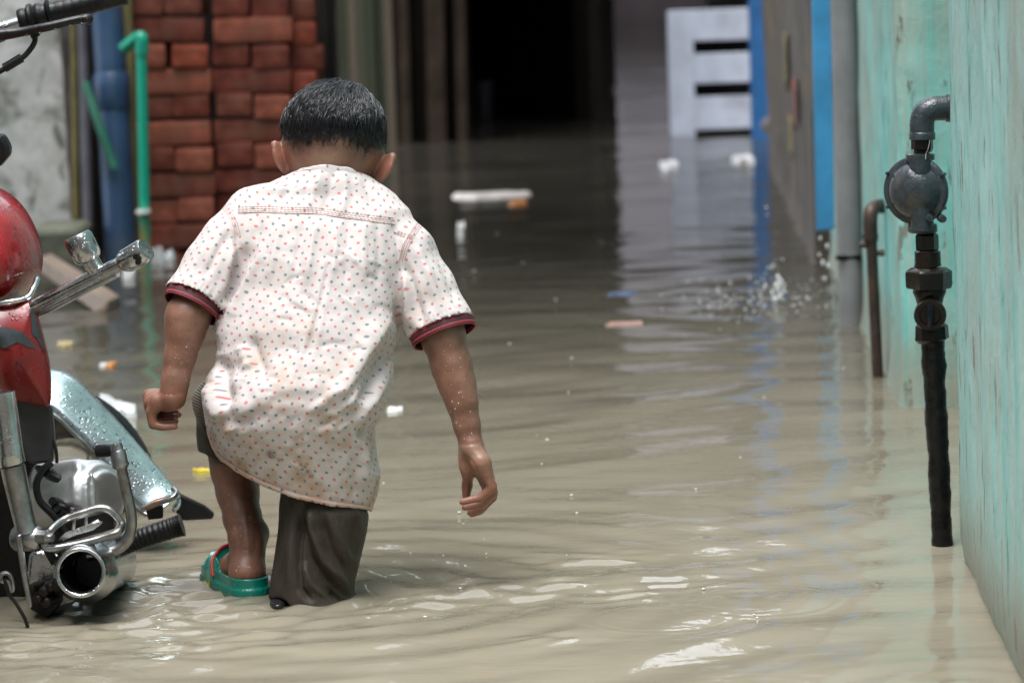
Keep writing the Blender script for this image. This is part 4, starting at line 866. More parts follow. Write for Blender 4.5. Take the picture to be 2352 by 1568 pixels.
# helper: lay a line on the cloth (from outside, towards +Y)
from mathutils.bvhtree import BVHTree
bvh = BVHTree.FromPolygons([tuple(p) for p in Vk], [tuple(f) for f in Fk])
def onto(px_, py_, off=.0008):
    d = Vector(cF+(px_-1176)/FD*cR+(784-py_)/FD*cU).normalized(); h = bvh.ray_cast(Vector(cC), d)
    if h[0] is None: return None
    return np.array(h[0]-d*off)
def stitchband(name, line, parent, offs, r, mat, dash=None, n=60):
    mb = MB(); cv = curve([(x, y, 0) for x, y in line], 20)[:, :2]; T = np.gradient(cv, axis=0); T /= np.linalg.norm(T, axis=1)[:, None]; Nn = np.stack([-T[:, 1], T[:, 0]], 1); any_ = False
    for o_ in offs:
        pts = [onto(*(q+nn*o_)) for q, nn in zip(cv, Nn)]; run = []
        for i, p in enumerate(pts+[None]):
            if p is not None and (not run or np.linalg.norm(p-run[-1]) < .02): run.append(p)
            else:
                if len(run) > 2:
                    a = np.array(run); a = a[:, :]; L_ = np.concatenate([[0], np.cumsum(np.linalg.norm(np.diff(a, axis=0), axis=1))]); 
                    if dash:
                        for s in np.arange(0, L_[-1]-dash, dash*1.35):
                            tt = np.linspace(s, s+dash, 3); mb.tube(np.stack([np.interp(tt, L_, a[:, k]) for k in range(3)], 1), r, 5)
                    else: mb.tube(a, r, 6)
                    any_ = True
                run = [p] if p is not None else []
    return mb.build(name, mat, parent) if any_ else None
m_seam = simple('red_stitching', (.50, .20, .17), .7); m_seamw = simple('pale_seam_tape', (.70, .61, .58), .7)
yoke = [(546, 481), (600, 479), (660, 481), (720, 482), (780, 490), (840, 498), (908, 506)]
stitchband('yoke_seam', yoke, shirt, (-5, 0, 5), .00034, m_seam, .0042)
stitchband('yoke_welt', yoke, shirt, (8,), .0007, m_seamw)
for ln in ([(506, 466), (524, 488), (538, 512), (546, 540)], [(968, 508), (950, 535), (934, 562), (922, 600)]):
    stitchband('armhole_seam', ln, shirt, (-6, -1, 4), .00036, m_seam, .0036); stitchband('armhole_welt', ln, shirt, (8,), .0006, m_seamw)
stitchband('yoke_seam', [(912, 535), (930, 541), (950, 548)], shirt, (-5, -1, 3), .00042, m_seam, .0036)
stitchband('hem_stitch', [(475, 985), (492, 1024), (510, 1048), (548, 1074), (604, 1103), (682, 1131), (760, 1148), (842, 1160)], shirt, (0,), .0004, m_seam, .003)
# collar: a rumpled band round the neck
cvp = []
for i in range(41):
    a = math.radians(-205+i*(230/40)); x = 757+112*math.cos(a)*1.0; cvp.append((a, x))
mb = MB(); G = np.zeros((7, 41, 3)); ncx, ncy = P(755, 400, 4.845)[0], 4.845
for i in range(41):
    a = math.radians(-212+i*(244/40)); ex, ey = .060*math.cos(a), .053*math.sin(a)
    yb = np.interp(P(755, 400, 4.845)[0]+ex, [P(x, 400, 4.82)[0] for x in (640, 660, 700, 750, 800, 850, 880)], [450, 444, 436, 432, 436, 446, 458])
    yt = np.interp(P(755, 400, 4.845)[0]+ex, [P(x, 400, 4.82)[0] for x in (640, 660, 690, 715, 745, 770, 800, 850, 880)], [412, 398, 384, 377, 380, 377, 384, 410, 428])
    for j in range(7):
        f = j/6; Yv = ncy+ey; z0, z1 = P(755, yb, Yv)[2], P(755, yt+3*math.sin(i*.9), Yv)[2]; k = 1.0-.10*f+.03*math.sin(i*.7+f*2)
        G[j, i] = (ncx+ex*k*(1.04), ncy+ey*k-.004*(1-f), z0+(z1-z0)*f)
co_ = mb.grid(G).build('collar', m_shirt, shirt); uvl_ = co_.data.uv_layers.new(name='UVMap'); 
for lp in co_.data.loops:
    i_, j_ = lp.vertex_index % 41, lp.vertex_index//41; uvl_.data[lp.index].uv = (i_*.0065+.2, j_*.0035+.05)
sf = co_.modifiers.new('t', 'SOLIDIFY'); sf.thickness = .0028; co_.modifiers.new('s', 'SUBSURF').render_levels = 1
stitchband('collar_fold', [(640, 414), (662, 398), (690, 388), (722, 384)], shirt, (0, 4), .0012, m_seamw)
# cuffs
t = NT('dark_red_cuff_tape'); uvn = t.n('ShaderNodeUVMap', uv_map='UVMap'); sx = t.n('ShaderNodeSeparateXYZ'); t.l(uvn.outputs[0], sx.inputs[0])
st1 = t.math('SINE', t.math('MULTIPLY', sx.outputs[1], 2*math.pi*4.2)); st2 = t.math('SINE', t.math('MULTIPLY', sx.outputs[0], 2*math.pi*85)); 
dsh = t.math('MULTIPLY', t.ramp(st1, -.6, .3), t.ramp(st2, -1, -.3)); band = t.ramp(t.math('ABSOLUTE', t.math('SUBTRACT', sx.outputs[1], .60)), .06, .13)
c = t.mix(t.math('MULTIPLY', dsh, band), (.028, .010, .014), (.44, .028, .045)); t.set(Base_Color=c, Roughness=.6); t.bump(t.math('MULTIPLY', dsh, band), .6, .001); m_cuff = t.m
def cuff(c, n, p0, p1, Y, wid):
    a, b2 = P(*p0, Y), P(*p1, Y); u = (b2-a); hw = np.linalg.norm(u)/2; u /= 2*hw; w_ = np.cross(n, u); K_ = 64; G = np.zeros((9, K_+1, 3))
    for j in range(9):
        f = j/8
        for i in range(K_+1):
            an = i/K_*2*math.pi; sc = 1.03+.012*math.sin(an*5+1)+.010*math.sin(an*3)-.012*f
            G[j, i] = c+n*(-.0065+wid*f)+u*hw*sc*math.cos(an)+w_*hw*.93*sc*math.sin(an)
    o = MB().grid(G).build('cuff', m_cuff, shirt); uu = o.data.uv_layers.new(name='UVMap')
    for lp in o.data.loops: uu.data[lp.index].uv = ((lp.vertex_index % (K_+1))/K_, (lp.vertex_index//(K_+1))/8)
    s = o.modifiers.new('t', 'SOLIDIFY'); s.thickness = .0022; s.offset = -1; return o
cuff(cl, nl, (388, 656), (511, 722), 4.757, .0195); cuff(cr, nr_, (944, 780), (1085, 725), 4.765, .0195)

# ---- shorts
S = SDF(np.array([P(425, 1000, 4.8)[0], 4.60, -.12]), np.array([P(880, 1000, 4.75)[0], 5.02, P(600, 850, 4.8)[2]]), .003)
def CS2(lst, k): S.chain([P(x, y, Y) for x, y, Y, r in lst], [R_(r, Y) for x, y, Y, r in lst], k)
S.ell(P(690, 1000, 4.755), (.105, .075, .075), None, .02)
CS2([(620, 975, 4.78, 82), (522, 975, 4.885, 62), (526, 1020, 4.878, 64), (540, 1075, 4.868, 68)], .02)
S.cone(P(468, 925, 4.84), P(498, 985, 4.86), R_(28, 4.84), R_(38, 4.86), .018); S.cone(P(492, 905, 4.83), P(560, 940, 4.83), R_(38, 4.84), R_(60, 4.86), .02)
def fn0(X, Y, Z):                                                   # left hem
    px, py = proj(X, Y, Z); return np.maximum((np.interp(px, [440, 470, 514, 560, 620], [1034, 1040, 1066, 1092, 1125])-py)*4.8/FD, np.maximum((px-628)*4.8/FD, -(Y-4.79)))
S.put(fn0, np.array([P(430, 1000, 4.8)[0], 4.78, -.1]), np.array([P(650, 1000, 4.8)[0], 5.03, P(600, 1020, 4.8)[2]]), .0005, True)
rp = np.array([[1020, 650, 825, 4.755, .06], [1130, 645, 832, 4.755, .066], [1165, 641, 842, 4.752, .072], [1185, 640, 848, 4.751, .075], [1220, 637, 843, 4.75, .074], [1280, 630, 829, 4.745, .072], [1330, 622, 816, 4.742, .070], [1372, 617, 816, 4.74, .069], [1395, 620, 823, 4.738, .070], [1470, 624, 826, 4.735, .07]])
def fnR(X, Y, Z):
    px, py = proj(X, Y, Z); l, r, yc, b = [np.interp(py, rp[:, 0], rp[:, i]) for i in (1, 2, 3, 4)]; a = (r-l)/2
    return np.maximum(((np.abs((px-(l+r)/2)/a)**2.5+np.abs((Y-yc)/b)**2.5)**.4-1)*np.minimum(a*4.75/FD, b), np.maximum((1025-py)*4.75/FD, -(np.interp(px, [600, 615, 640, 655, 668, 680, 900], [1370, 1371, 1374, 1378, 1392, 1470, 1480])-py)*4.75/FD))
S.put(fnR, np.array([P(600, 1300, 4.7)[0], 4.62, -.12]), np.array([P(880, 1300, 4.7)[0], 4.86, P(700, 1000, 4.7)[2]]), .006)
Vp, Fp = S.mesh(); del S
Vp = relax(Vp, Fp, 2); Np = vnormals(Vp, Fp); px, py = proj(*Vp.T); disp = np.zeros(len(Vp)); bk = np.clip((.3-Np[:, 1])/.5, 0, 1); mm = .0019
st([(690, 1150), (694, 1210), (712, 1280), (760, 1345), (812, 1382)], 10, -7*mm, 1); st([(706, 1160), (716, 1220), (745, 1290), (800, 1350)], 10, 4.5*mm); st([(735, 1180), (760, 1260), (805, 1330)], 9, -3*mm); st([(750, 1170), (790, 1260), (822, 1310)], 12, 2.5*mm)
st([(672, 1150), (668, 1250), (664, 1372)], 8, 2*mm); st([(650, 1150), (645, 1250), (640, 1360)], 8, -1.5*mm); st([(681, 1160), (680, 1260), (690, 1350), (720, 1385)], 7, -4.5*mm); st([(695, 1290), (715, 1340), (760, 1378)], 8, 3*mm); st([(740, 1330), (790, 1372), (818, 1385)], 6, 3*mm); st([(760, 1360), (800, 1384)], 5, -3*mm)
st([(818, 1180), (810, 1250), (806, 1320)], 10, -2*mm); st([(448, 930), (470, 975), (490, 1010)], 8, 2*mm); st([(468, 900), (474, 950), (482, 985)], 5, -4*mm); st([(470, 1000), (520, 1040), (570, 1070)], 8, -1.5*mm)
disp += vnoise(Vp*np.array([1, 1, .5]), 40, 3, 5)*.0012
Vp = Vp+Np*disp[:, None]; d_, s_, _ = pdist(px, py, [(443, 925), (452, 955), (470, 985), (500, 1010)])
lit_rib = np.clip(1-np.abs(px-455)/45, 0, 1)*np.clip((985-py)/30, 0, 1)*(Vp[:, 1] > 4.78)  # ribbed cloth, its top-lit brightness put into the colour
t = NT('wet_olive_cotton'); v = t.coord(); n1 = t.noise(v, 24, 5, .6); rb = t.math('SINE', t.math('MULTIPLY', t.noise(t.coord((1, 1, 1)), 1), 1)); 
sx = t.n('ShaderNodeSeparateXYZ'); t.l(t.coord(), sx.inputs[0]); tw = t.math('SINE', t.math('MULTIPLY', t.math('ADD', sx.outputs[2], t.math('MULTIPLY', sx.outputs[0], .35)), 2*math.pi/.0042))
thr = t.noise(t.coord((1, 1, .12)), 420, 3, .7); c = t.mix(t.math('MULTIPLY', t.math('ADD', t.ramp(n1, .3, .7), t.ramp(thr, .25, .75)), .5), (.026, .0215, .0155), (.066, .055, .042)); c = t.mix(t.math('MULTIPLY', t.attr('lit_rib').outputs['Fac'], t.math('ADD', .55, t.math('MULTIPLY', tw, .3))), c, (.40, .37, .32))
t.set(Base_Color=c, Roughness=.5, Specular_IOR_Level=.2); fb = t.noise(t.coord((1, 1, .25)), 520, 3, .6); b = t.bump(fb, .5, .0012); b = t.bump(t.noise(v, 70, 4, .6), .3, .004, b)
t.bump(t.math('MULTIPLY', tw, t.attr('lit_rib').outputs['Fac']), .6, .0015, b)
shorts = npmesh('shorts', Vp, Fp, t.m, boy, {'lit_rib': lit_rib})
stitchband2 = None

# ---- green clog on the raised left foot
clog = None
m_clog = simple('wet_green_foam', srgb(8, 122, 106), .28, 0, .15, 30, .2, 60, coat=.3)
m_strap = simple('red_rubber_trim', (.52, .045, .04), .3, 0, .15, 40)
hp, tp = W(585, 1372, .005), W(487, 1352, .005)                     # heel and toe on the ground
hp = np.array([P(575, 1380, 4.775)[0], 4.775, 0.]); tp = np.array([P(515, 1350, 4.89)[0], 4.888, 0.])
fd = (tp-hp); fl = np.linalg.norm(fd); fd /= fl; sd_ = np.array([-fd[1], fd[0], 0]); 
Zs = W(560, 1388)[2]
S = SDF(np.minimum(hp, tp)-[.05, .05, .02], np.maximum(hp, tp)+[.05, .05, .09], .0022)
def sole(X, Y, Z, z0, z1, w0, w1, grow=0.):
    x, y = X-hp[0], Y-hp[1]; u = x*fd[0]+y*fd[1]; v = x*sd_[0]+y*sd_[1]; t = np.clip(u/fl, 0, 1); d = np.hypot(u-np.clip(u, 0, fl), v)-(w0+(w1-w0)*t+grow); return np.maximum(d, np.maximum(z0-Z, Z-z1))
wh, wt = .0265, .031
S.put(lambda X, Y, Z: sole(X, Y, Z, -.012, .0125, wh, wt, .0035), S.lo, S.lo+S.n*.0022, .003)
S.put(lambda X, Y, Z: sole(X, Y, Z, .010, .027, wh, wt, .0005), S.lo, S.lo+S.n*.0022, .002)
toe = hp+fd*(fl*.86); S.ell(toe+[0, 0, .016], (.050, .0335, .037), np.stack([fd, sd_, [0, 0, 1]], 1), .006)
S.ell(hp+fd*(fl*.62)+[0, 0, .02], (.035, .033, .045), np.stack([fd, sd_, [0, 0, 1]], 1), .008)
S.put(lambda X, Y, Z: sole(X, Y, Z, .0135, .2, wh-.005, wt-.005), S.lo, S.lo+S.n*.0022, .002, True) if False else None
# hollow it: foot cavity, open behind
S.put(lambda X, Y, Z: np.maximum(sole(X, Y, Z, .014, .2, wh-.0045, wt-.005), ((X-hp[0])*fd[0]+(Y-hp[1])*fd[1])-fl*.50-(Z-.014)*.62), S.lo, S.lo+S.n*.0022, .002, True)
Vc, Fc = S.mesh(); del S
Vc = relax(Vc, Fc, 1); Nc = vnormals(Vc, Fc)
low = (Vc[:, 2] < .0125) & (np.abs(Nc[:, 2]) < .6); ug = (Vc-hp)@fd; vg = (Vc-hp)@sd_
Vc = Vc+Nc*np.where(low, .0005*np.sin((ug+vg)*2*math.pi/.0042), 0)[:, None]
Vc[:, 2] -= .002
clog = npmesh('clog', Vc, Fc, m_clog, boy)
# red trim along the opening of the upper
tr = []
bv = BVHTree.FromPolygons([tuple(p) for p in Vc], [tuple(f) for f in Fc])
for i in range(19):
    a = math.radians(-8+i*196/18); z = .018+.040*math.sin(max(0, min(math.pi, a))); vv = -.0335*math.cos(a); uu = fl*.50+(z-.014)*.60
    p = hp+fd*uu+sd_*vv; p[2] = z
    h = bv.find_nearest(Vector(p)); tr.append(np.array(h[0])+np.array(h[1])*.0012)
tr = np.array(tr); tr[1:-1] = (tr[:-2]+tr[1:-1]*2+tr[2:])/4
MB().tube(curve(tr, 4), .0027, 10).build('red_trim', m_strap, clog)
my = simple('yellow_enamel', (.42, .34, .03), .4)
em = MB()
for k in range(3):
    x = 471+k*5.0
    d = Vector(cF+(x-1176)/FD*cR+(784-(1334+k*1.2))/FD*cU).normalized(); h = bv.ray_cast(Vector(cC), d)
    if h[0]: q = np.array(h[0]); em.tube([q+[-.0003, -.001, -.0045], q+[.0003, -.001, .0035]], .0013, 8)
if em.v: em.build('emblem', my, clog)
# dark toe of the other clog under the shorts
S = SDF(P(628, 1400, 4.69)-[.03, .03, .03], P(628, 1370, 4.70)+[.05, .06, .03], .002)
S.ell(P(640, 1385, 4.70), (.013, .028, .0075), None, .003); Vd, Fd = S.mesh(); npmesh('clog', relax(Vd, Fd, 1), Fd, simple('dark_wet_rubber', (.02, .02, .022), .15), boy)
# ------------------------------------------------------------------ the motorcycle, seen from behind on its right side
m_chrome = simple('worn_chrome', (.56, .57, .58), .22, 1., .22, 40, .05, 150, drops=240, dirt=((.16, .11, .08), .25))
m_steel = simple('dull_steel', (.36, .36, .36), .32, 1., .3, 40, .2, 120, dirt=((.13, .075, .04), .6))
m_alu = simple('cast_aluminium', (.60, .60, .61), .38, .85, .12, 30, .12, 200, dirt=((.30, .28, .24), .3))
m_red = simple('glossy_red_paint', (.27, .007, .010), .26, 0, .3, 18, .06, 60, drops=130, coat=.45, dirt=((.16, .03, .03), .5))
m_redp = simple('wet_red_panel', (.23, .010, .010), .32, 0, .35, 12, .08, 60, drops=150, coat=.3, dirt=((.13, .035, .035), .7))
m_decal = simple('grey_decal', (.045, .055, .062), .3, 0, .35, 40, coat=.4)
m_blk = simple('black_plastic', (.008, .008, .009), .3, 0, .4, 30, .2, 90, drops=170, spec=.4)
m_rub = simple('black_rubber', (.010, .010, .011), .40, 0, .4, 30, .3, 90, spec=.3)
m_grime = simple('oily_black_steel', (.012, .010, .009), .42, .1, .5, 26, .5, 60, dirt=((.04, .025, .016), .5), spec=.3)
m_fend = simple('teal_chrome_mudguard', (.46, .56, .57), .22, .75, .30, 9, .05, 60, drops=150, dirt=((.07, .19, .19), .5))
bk_ = empty('motorcycle', tuple(P(20, 1400, 4.75)*np.array([1, 1, 0])), 'red motorcycle standing in floodwater with chrome exhaust at left edge', 'motorcycle')
Y0 = 4.66
# handlebar, grip, lever
MB().tube(curve([P(-260, 150, 4.95), P(-120, 100, 4.95), P(-20, 72, 4.95), P(40, 54, 4.95), P(120, 30, 4.95)], 8), R_(15, 4.95), 20).build('handlebar', m_chrome, bk_)
hbx = MB(); hbx.tube([P(-18, 76, 4.94), P(-10, 74, 4.94), P(2, 70, 4.94)], R_(27, 4.95), 18); hbx.build('switch_housing', m_blk, bk_)
gp_ = [(x, 44-(x-60)*.245) for x in np.linspace(44, 290, 40)]
rad = [27 if 48 < x < 62 else 33 if 68 < x < 80 else 30 if 88 < x < 96 else 36 if 110 < x < 118 else 25-1.2*((x-60)/230)+(.7 if int(x/9) % 2 else -.7) for x, y in gp_]
MB().tube([P(x, y, 4.94) for x, y in gp_], [R_(r, 4.94) for r in rad], 26).build('grip', m_rub, bk_)
MB().tube(curve([P(-10, 82, 4.90), P(50, 74, 4.895), P(110, 62, 4.89), P(170, 48, 4.89), P(196, 44, 4.89), P(206, 47, 4.895)], 8), np.array([R_(r, 4.9) for r in np.interp(np.linspace(0, 1, 41), [0, .2, .7, .92, 1], [15, 11, 10, 13, 12])]), 14).build('brake_lever', m_blk, bk_)
cb = MB().tube(curve([P(78, 72, 4.90), P(80, 95, 4.90), P(68, 116, 4.9), P(50, 134, 4.9), P(18, 154, 4.9), P(-40, 186, 4.9)], 8), R_(6.5, 4.9), 10).build('brake_cable', m_rub, bk_)
MB().tube([P(50, 133, 4.9), P(10, 157, 4.9)], R_(11, 4.9), 12).build('cable_sleeve', m_rub, cb)
MB().tube([P(76, 70, 4.9), P(82, 86, 4.9)], R_(11, 4.9), 12).build('cable_boot', m_rub, cb)
MB().prism(PP([(-60, 300), (8, 310), (24, 340), (20, 358), (0, 382), (-60, 400)], 4.9), (0, .03, 0)).build('mirror', m_blk, bk_, True, .006)
# tank
S = SDF(P(-230, 740, 4.7)-[.02, .02, .02], np.array([P(110, 400, 4.7)[0]+.02, 5.2, P(0, 380, 4.9)[2]]), .005)
S.ell(P(-38, 560, 4.86), (.074, .17, .083), rotm('Z', .2), .02); S.ell(P(-30, 610, 4.84), (.071, .15, .055), rotm('Z', .2), .04); S.ell(P(-150, 560, 4.86), (.11, .18, .075), rotm('Z', .2), .04)
V, F = S.mesh(); tk = npmesh('fuel_tank', relax(V, F, 3), F, m_red, bk_); del S
tm = MB().tube(curve([P(-60, 706, 4.70), P(20, 694, 4.69), P(62, 684, 4.70), P(78, 660, 4.71), P(86, 640, 4.73)], 8), R_(7, 4.7), 12); tm.build('tank_trim', m_chrome, tk)
# red side panel with its decal
def panel(name, poly, Y, thick, mat, par, bulge=.02, n=26):
    "a moulded panel: the outline filled with a bulged sheet and a rim"
    pl = ccurve([(x, y, 0) for x, y in poly], 8)[:, :2]; c = pl.mean(0); m = len(pl); rings = [1., .985, .93, .8, .6, .35, .1]; mb = MB(); R0_ = []
    for k, f in enumerate(rings):
        q = c+(pl-c)*f; dep = Y-bulge*(1-f*f)**.8; R0_.append([P(x, y, dep+(.0 if k else .004)) for x, y in q])
    R0_.insert(0, [P(x, y, Y+thick) for x, y in pl]); G = np.array(R0_); G = np.concatenate([G, G[:, :1]], 1); mb.grid(G)
    mb.add(G[-1][:-1], [tuple(range(m))]); mb.add(G[0][:-1], [tuple(range(m))]); return mb.build(name, mat, par, angle=60)
sp = panel('side_panel', [(-70, 712), (0, 700), (70, 690), (84, 712), (100, 770), (114, 830), (118, 890), (112, 932), (70, 926), (20, 912), (-20, 870), (-40, 800), (-70, 760)], 4.70, .03, m_redp, bk_, .028)
bm = bmesh.new(); bm.from_mesh(sp.data); bp_ = BVHTree.FromBMesh(bm); bm.free()
def on(bv_, x, y, off=.0012):
    d = Vector(cF+(x-1176)/FD*cR+(784-y)/FD*cU).normalized(); h = bv_.ray_cast(Vector(cC), d); return np.array(h[0]-d*off) if h[0] else None
def decal(poly, mat, par, bv_, name, st=5):
    xs = np.arange(-60, 130, st); ys_ = np.arange(680, 950, st); L = np.array(poly)
    def inside(x, y):
        r = False; j = len(L)-1
        for i in range(len(L)):
            if (L[i][1] > y) != (L[j][1] > y) and x < (L[j][0]-L[i][0])*(y-L[i][1])/(L[j][1]-L[i][1])+L[i][0]: r = not r
            j = i
        return r
    mb = MB()
    pts = [np.array(p) for p in poly]; bm = bmesh.new(); vs = [bm.verts.new((*p, 0)) for p in poly]; f = bm.faces.new(vs); bmesh.ops.triangulate(bm, faces=[f]); bmesh.ops.subdivide_edges(bm, edges=bm.edges, cuts=4, use_grid_fill=True)
    ok = True
    for v in list(bm.verts):
        q = on(bv_, v.co.x, v.co.y)
        if q is None: bm.verts.remove(v); continue
        v.co = Vector(q)
    me = bpy.data.meshes.new(name); bm.to_mesh(me); bm.free(); return link(name, me, mat, par)
dc = decal([(-20, 752), (20, 752), (52, 762), (84, 800), (64, 796), (40, 786), (10, 800), (-20, 790)], m_decal, sp, bp_, 'decal')
decal([(66, 706), (78, 712), (92, 760), (102, 800), (97, 802), (84, 775), (74, 770), (72, 740)], m_decal, sp, bp_, 'decal')
# crash bar with its two ends
cbm = MB().tube(curve([P(40, 722, 4.72), P(80, 704, 4.70), P(180, 654, 4.66), P(285, 602, 4.62)], 8), R_(17, 4.66), 22); crash = cbm.build('crash_bar', m_chrome, bk_)
MB().tube(curve([P(60, 728, 4.715), P(120, 706, 4.69), P(200, 664, 4.655), P(270, 628, 4.63)], 6), R_(9, 4.66), 14).build('brace', m_chrome, crash)
MB().tube([P(278, 607, 4.622), P(284, 603, 4.62), P(292, 599, 4.618), P(330, 577, 4.606), P(336, 573, 4.604)], [R_(r, 4.6) for r in (18, 24, 28.5, 29.5, 26)], 26).build('end_cap', m_chrome, crash)
ec = P(330, 596, 4.60)
for dx, dy in ((-1, -12), (4, 0)):
    c = P(313+dx, 602+dy, 4.585); MB().lathe(c, c+np.array([0, .012, 0]), [(0, .0042), (1, .0042)], 12).build('hole', m_blk, crash)
MB().tube([P(226, 626, 4.645), P(216, 612, 4.645), P(203, 588, 4.645)], R_(21, 4.645), 20).build('stub', m_chrome, crash)
MB().tube([P(207, 600, 4.645), P(204, 594, 4.645), P(199, 584, 4.645), P(180, 548, 4.645), P(176, 540, 4.645)], [R_(r, 4.645) for r in (22, 31, 34, 35, 31)], 24).build('stub_cap', m_chrome, crash)
# front mudguard and front wheel, far side
A = [(70, 866), (150, 878), (210, 934), (280, 1010), (340, 1076), (388, 1126), (404, 1150), (400, 1166)]
Bq = [(70, 960), (118, 950), (165, 990), (220, 1045), (262, 1100), (300, 1150), (330, 1178), (350, 1185)]
ca_, cb_ = curve([(x, y, 5.32-.12*k/7) for k, (x, y) in enumerate(A)], 8), curve([(x, y, 5.16-.03*k/7) for k, (x, y) in enumerate(Bq)], 8)
n = len(ca_); G = np.zeros((n, 15, 3))
for i in range(n):
    a, b = P(*ca_[i]), P(*cb_[i]); nrm = np.cross(b-a, P(*ca_[min(i+1, n-1)])-P(*ca_[max(i-1, 0)])); nrm /= np.linalg.norm(nrm)
    if nrm[1] > 0: nrm = -nrm
    for j in range(15):
        f = j/14; G[i, j] = a+(b-a)*f+nrm*.030*math.sin(math.pi*f)**.7+np.array([0, 0, .010*math.sin(math.pi*f)])
fd_ = MB().grid(G).build('front_mudguard', m_fend, bk_); s = fd_.modifiers.new('t', 'SOLIDIFY'); s.thickness = .003
MB().tube(curve([P(*q) for q in cb_[::4]], 4), .0035, 10).build('rolled_edge', m_steel, fd_)
MB().tube(curve([P(390, 1120, 5.19), P(408, 1140, 5.18), P(410, 1160, 5.17), P(398, 1172, 5.16)], 6), R_(5, 5.2), 10).build('stay', m_chrome, fd_)
fl_ = MB().prism(PP([(402, 1128), (424, 1140), (470, 1162), (492, 1180), (488, 1192), (420, 1196), (398, 1170)], 5.24), (0, .012, 0)).build('mud_flap', m_blk, fd_, True, .003)
wc = P(170, 1330, 5.3); wc[2] = .0
def wheel(c, yaw, R, w, par):
    wx = np.array([math.cos(yaw), -math.sin(yaw), 0]); fw = np.array([math.sin(yaw), math.cos(yaw), 0]); mb = MB(); N_ = 56
    ring = np.array([c+(fw*math.cos(a)+np.array([0, 0, 1])*math.sin(a))*R for a in np.arange(N_)/N_*2*math.pi])
    ty = MB().tube(ring, w, 16, closed=True).build('tyre', m_rub, par)
    ri = MB().tube(c+(ring-c)*.86, w*.42, 10, closed=True).build('rim', m_steel, par)
    sp_ = MB()
    for k in range(12):
        a = k*math.pi/6; sp_.tube([c+wx*.02*(-1)**k, c+(fw*math.cos(a)+np.array([0, 0, 1])*math.sin(a))*R*.85], .0025, 6)
    sp_.tube([c-wx*.06, c+wx*.06], .028, 14); sp_.build('hub', m_steel, par)
fw_ = bpy.data.objects.new('front_wheel', None); COL.objects.link(fw_); fw_.parent = bk_
def sub_link(par_empty): pass
bpy.data.objects.remove(fw_)
wheel(P(150, 1300, 5.38)*np.array([1, 1, 0])+np.array([-.02, .05, -.07]), .5, .25, .042, bk_)
# frame, engine, rear shock
MB().prism(PP([(20, 915), (60, 905), (118, 936), (124, 1000), (122, 1062), (66, 1066), (40, 1010)], 4.72), (0, .02, 0)).build('frame_plate', simple('grey_plate', (.045, .045, .047), .4, .1, .3, 30), bk_, True, .004)
c = P(127, 1034, 4.715)
MB().tube(curve([P(122, 1010, 4.712), P(129, 1036, 4.71), P(131, 1062, 4.712)], 6), R_(4, 4.7), 8).build('plate_slot', m_blk, bk_)
MB().prism(PP([(-80, 1000), (50, 1000), (86, 1080), (110, 1180), (150, 1290), (120, 1400), (-80, 1420)], 4.80), (0, .06, 0)).build('swing_arm', m_grime, bk_, True, .008)
S = SDF(P(40, 1300, 4.6)-[.02, .06, .01], P(330, 1010, 4.9)+[.02, .15, .02], .0028)
ca0, ca1 = P(150, 1146, 4.80), P(262, 1136, 4.745); axd = (ca1-ca0)/np.linalg.norm(ca1-ca0)
def drum(r, l0, l1, c0):
    def fn(X, Y, Z):
        x, y, z = X-c0[0], Y-c0[1], Z-c0[2]; u = x*axd[0]+y*axd[1]+z*axd[2]; q = np.sqrt(np.maximum((x-u*axd[0])**2+(y-u*axd[1])**2+(z-u*axd[2])**2, 1e-9)); a = q-r; b = np.maximum(l0-u, u-l1)
        return np.minimum(np.maximum(a, b), 0)+np.sqrt(np.maximum(a, 0)**2+np.maximum(b, 0)**2)-.005
    S.put(fn, c0-.14, c0+.14, .008)
drum(.047, -.02, .062, ca0); drum(.041, .055, .071, ca0); drum(.030, .062, .080, ca0)
S.ell(P(110, 1150, 4.80), (.040, .05, .045), None, .012)
S.cone(P(92, 1086, 4.78), P(178, 1074, 4.765), R_(22, 4.78), R_(20, 4.76), .012); S.cone(P(95, 1130, 4.765), P(170, 1120, 4.755), R_(22, 4.78), R_(24, 4.76), .010); S.cone(P(100, 1185, 4.775), P(190, 1190, 4.755), R_(26, 4.78), R_(26, 4.76), .014)
S.cone(P(178, 1072, 4.75), P(182, 1080, 4.745), R_(11, 4.76), R_(11, 4.76), .004)
S.cone(P(172, 1100, 4.735), P(178, 1150, 4.725), R_(8, 4.76), R_(8, 4.76), .008); S.cone(P(178, 1150, 4.725), P(120, 1160, 4.73), R_(5, 4.76), R_(5, 4.76), .008); S.cone(P(210, 1090, 4.73), P(216, 1200, 4.72), R_(5, 4.76), R_(5, 4.76), .01)
V, F = S.mesh(); del S; npmesh('engine_case', relax(V, F, 2), F, m_alu, bk_)
MB().tube(curve([P(118, 1062, 4.70), P(100, 1078, 4.70), P(84, 1110, 4.70), P(92, 1150, 4.70), P(125, 1185, 4.70), P(150, 1220, 4.70)], 6), R_(9, 4.7), 10).build('brake_hose', m_rub, bk_)
hx = MB()
for (x, y, r) in [(120, 1150, 13), (128, 1165, 15), (138, 1178, 10), (106, 1084, 14), (86, 1074, 9)]: c = P(x, y, 4.70); hx.lathe(c, c+np.array([.01, .03, -.012]), [(0, R_(r*.8, 4.7)), (.3, R_(r, 4.7)), (1, R_(r, 4.7))], 8)
hx.build('switch', m_blk, bk_)
sh_ = [(6, 900, 29), (14, 960, 30), (24, 1040, 31), (27, 1062, 33), (28, 1066, 31), (29, 1070, 29), (33, 1090, 29), (46, 1150, 27), (58, 1205, 25), (61, 1222, 30)]
MB().tube([P(x, y, 4.62) for x, y, r in sh_[:5]], [R_(r, 4.62) for x, y, r in sh_[:5]], 30).build('shock_cover', m_chrome, bk_)
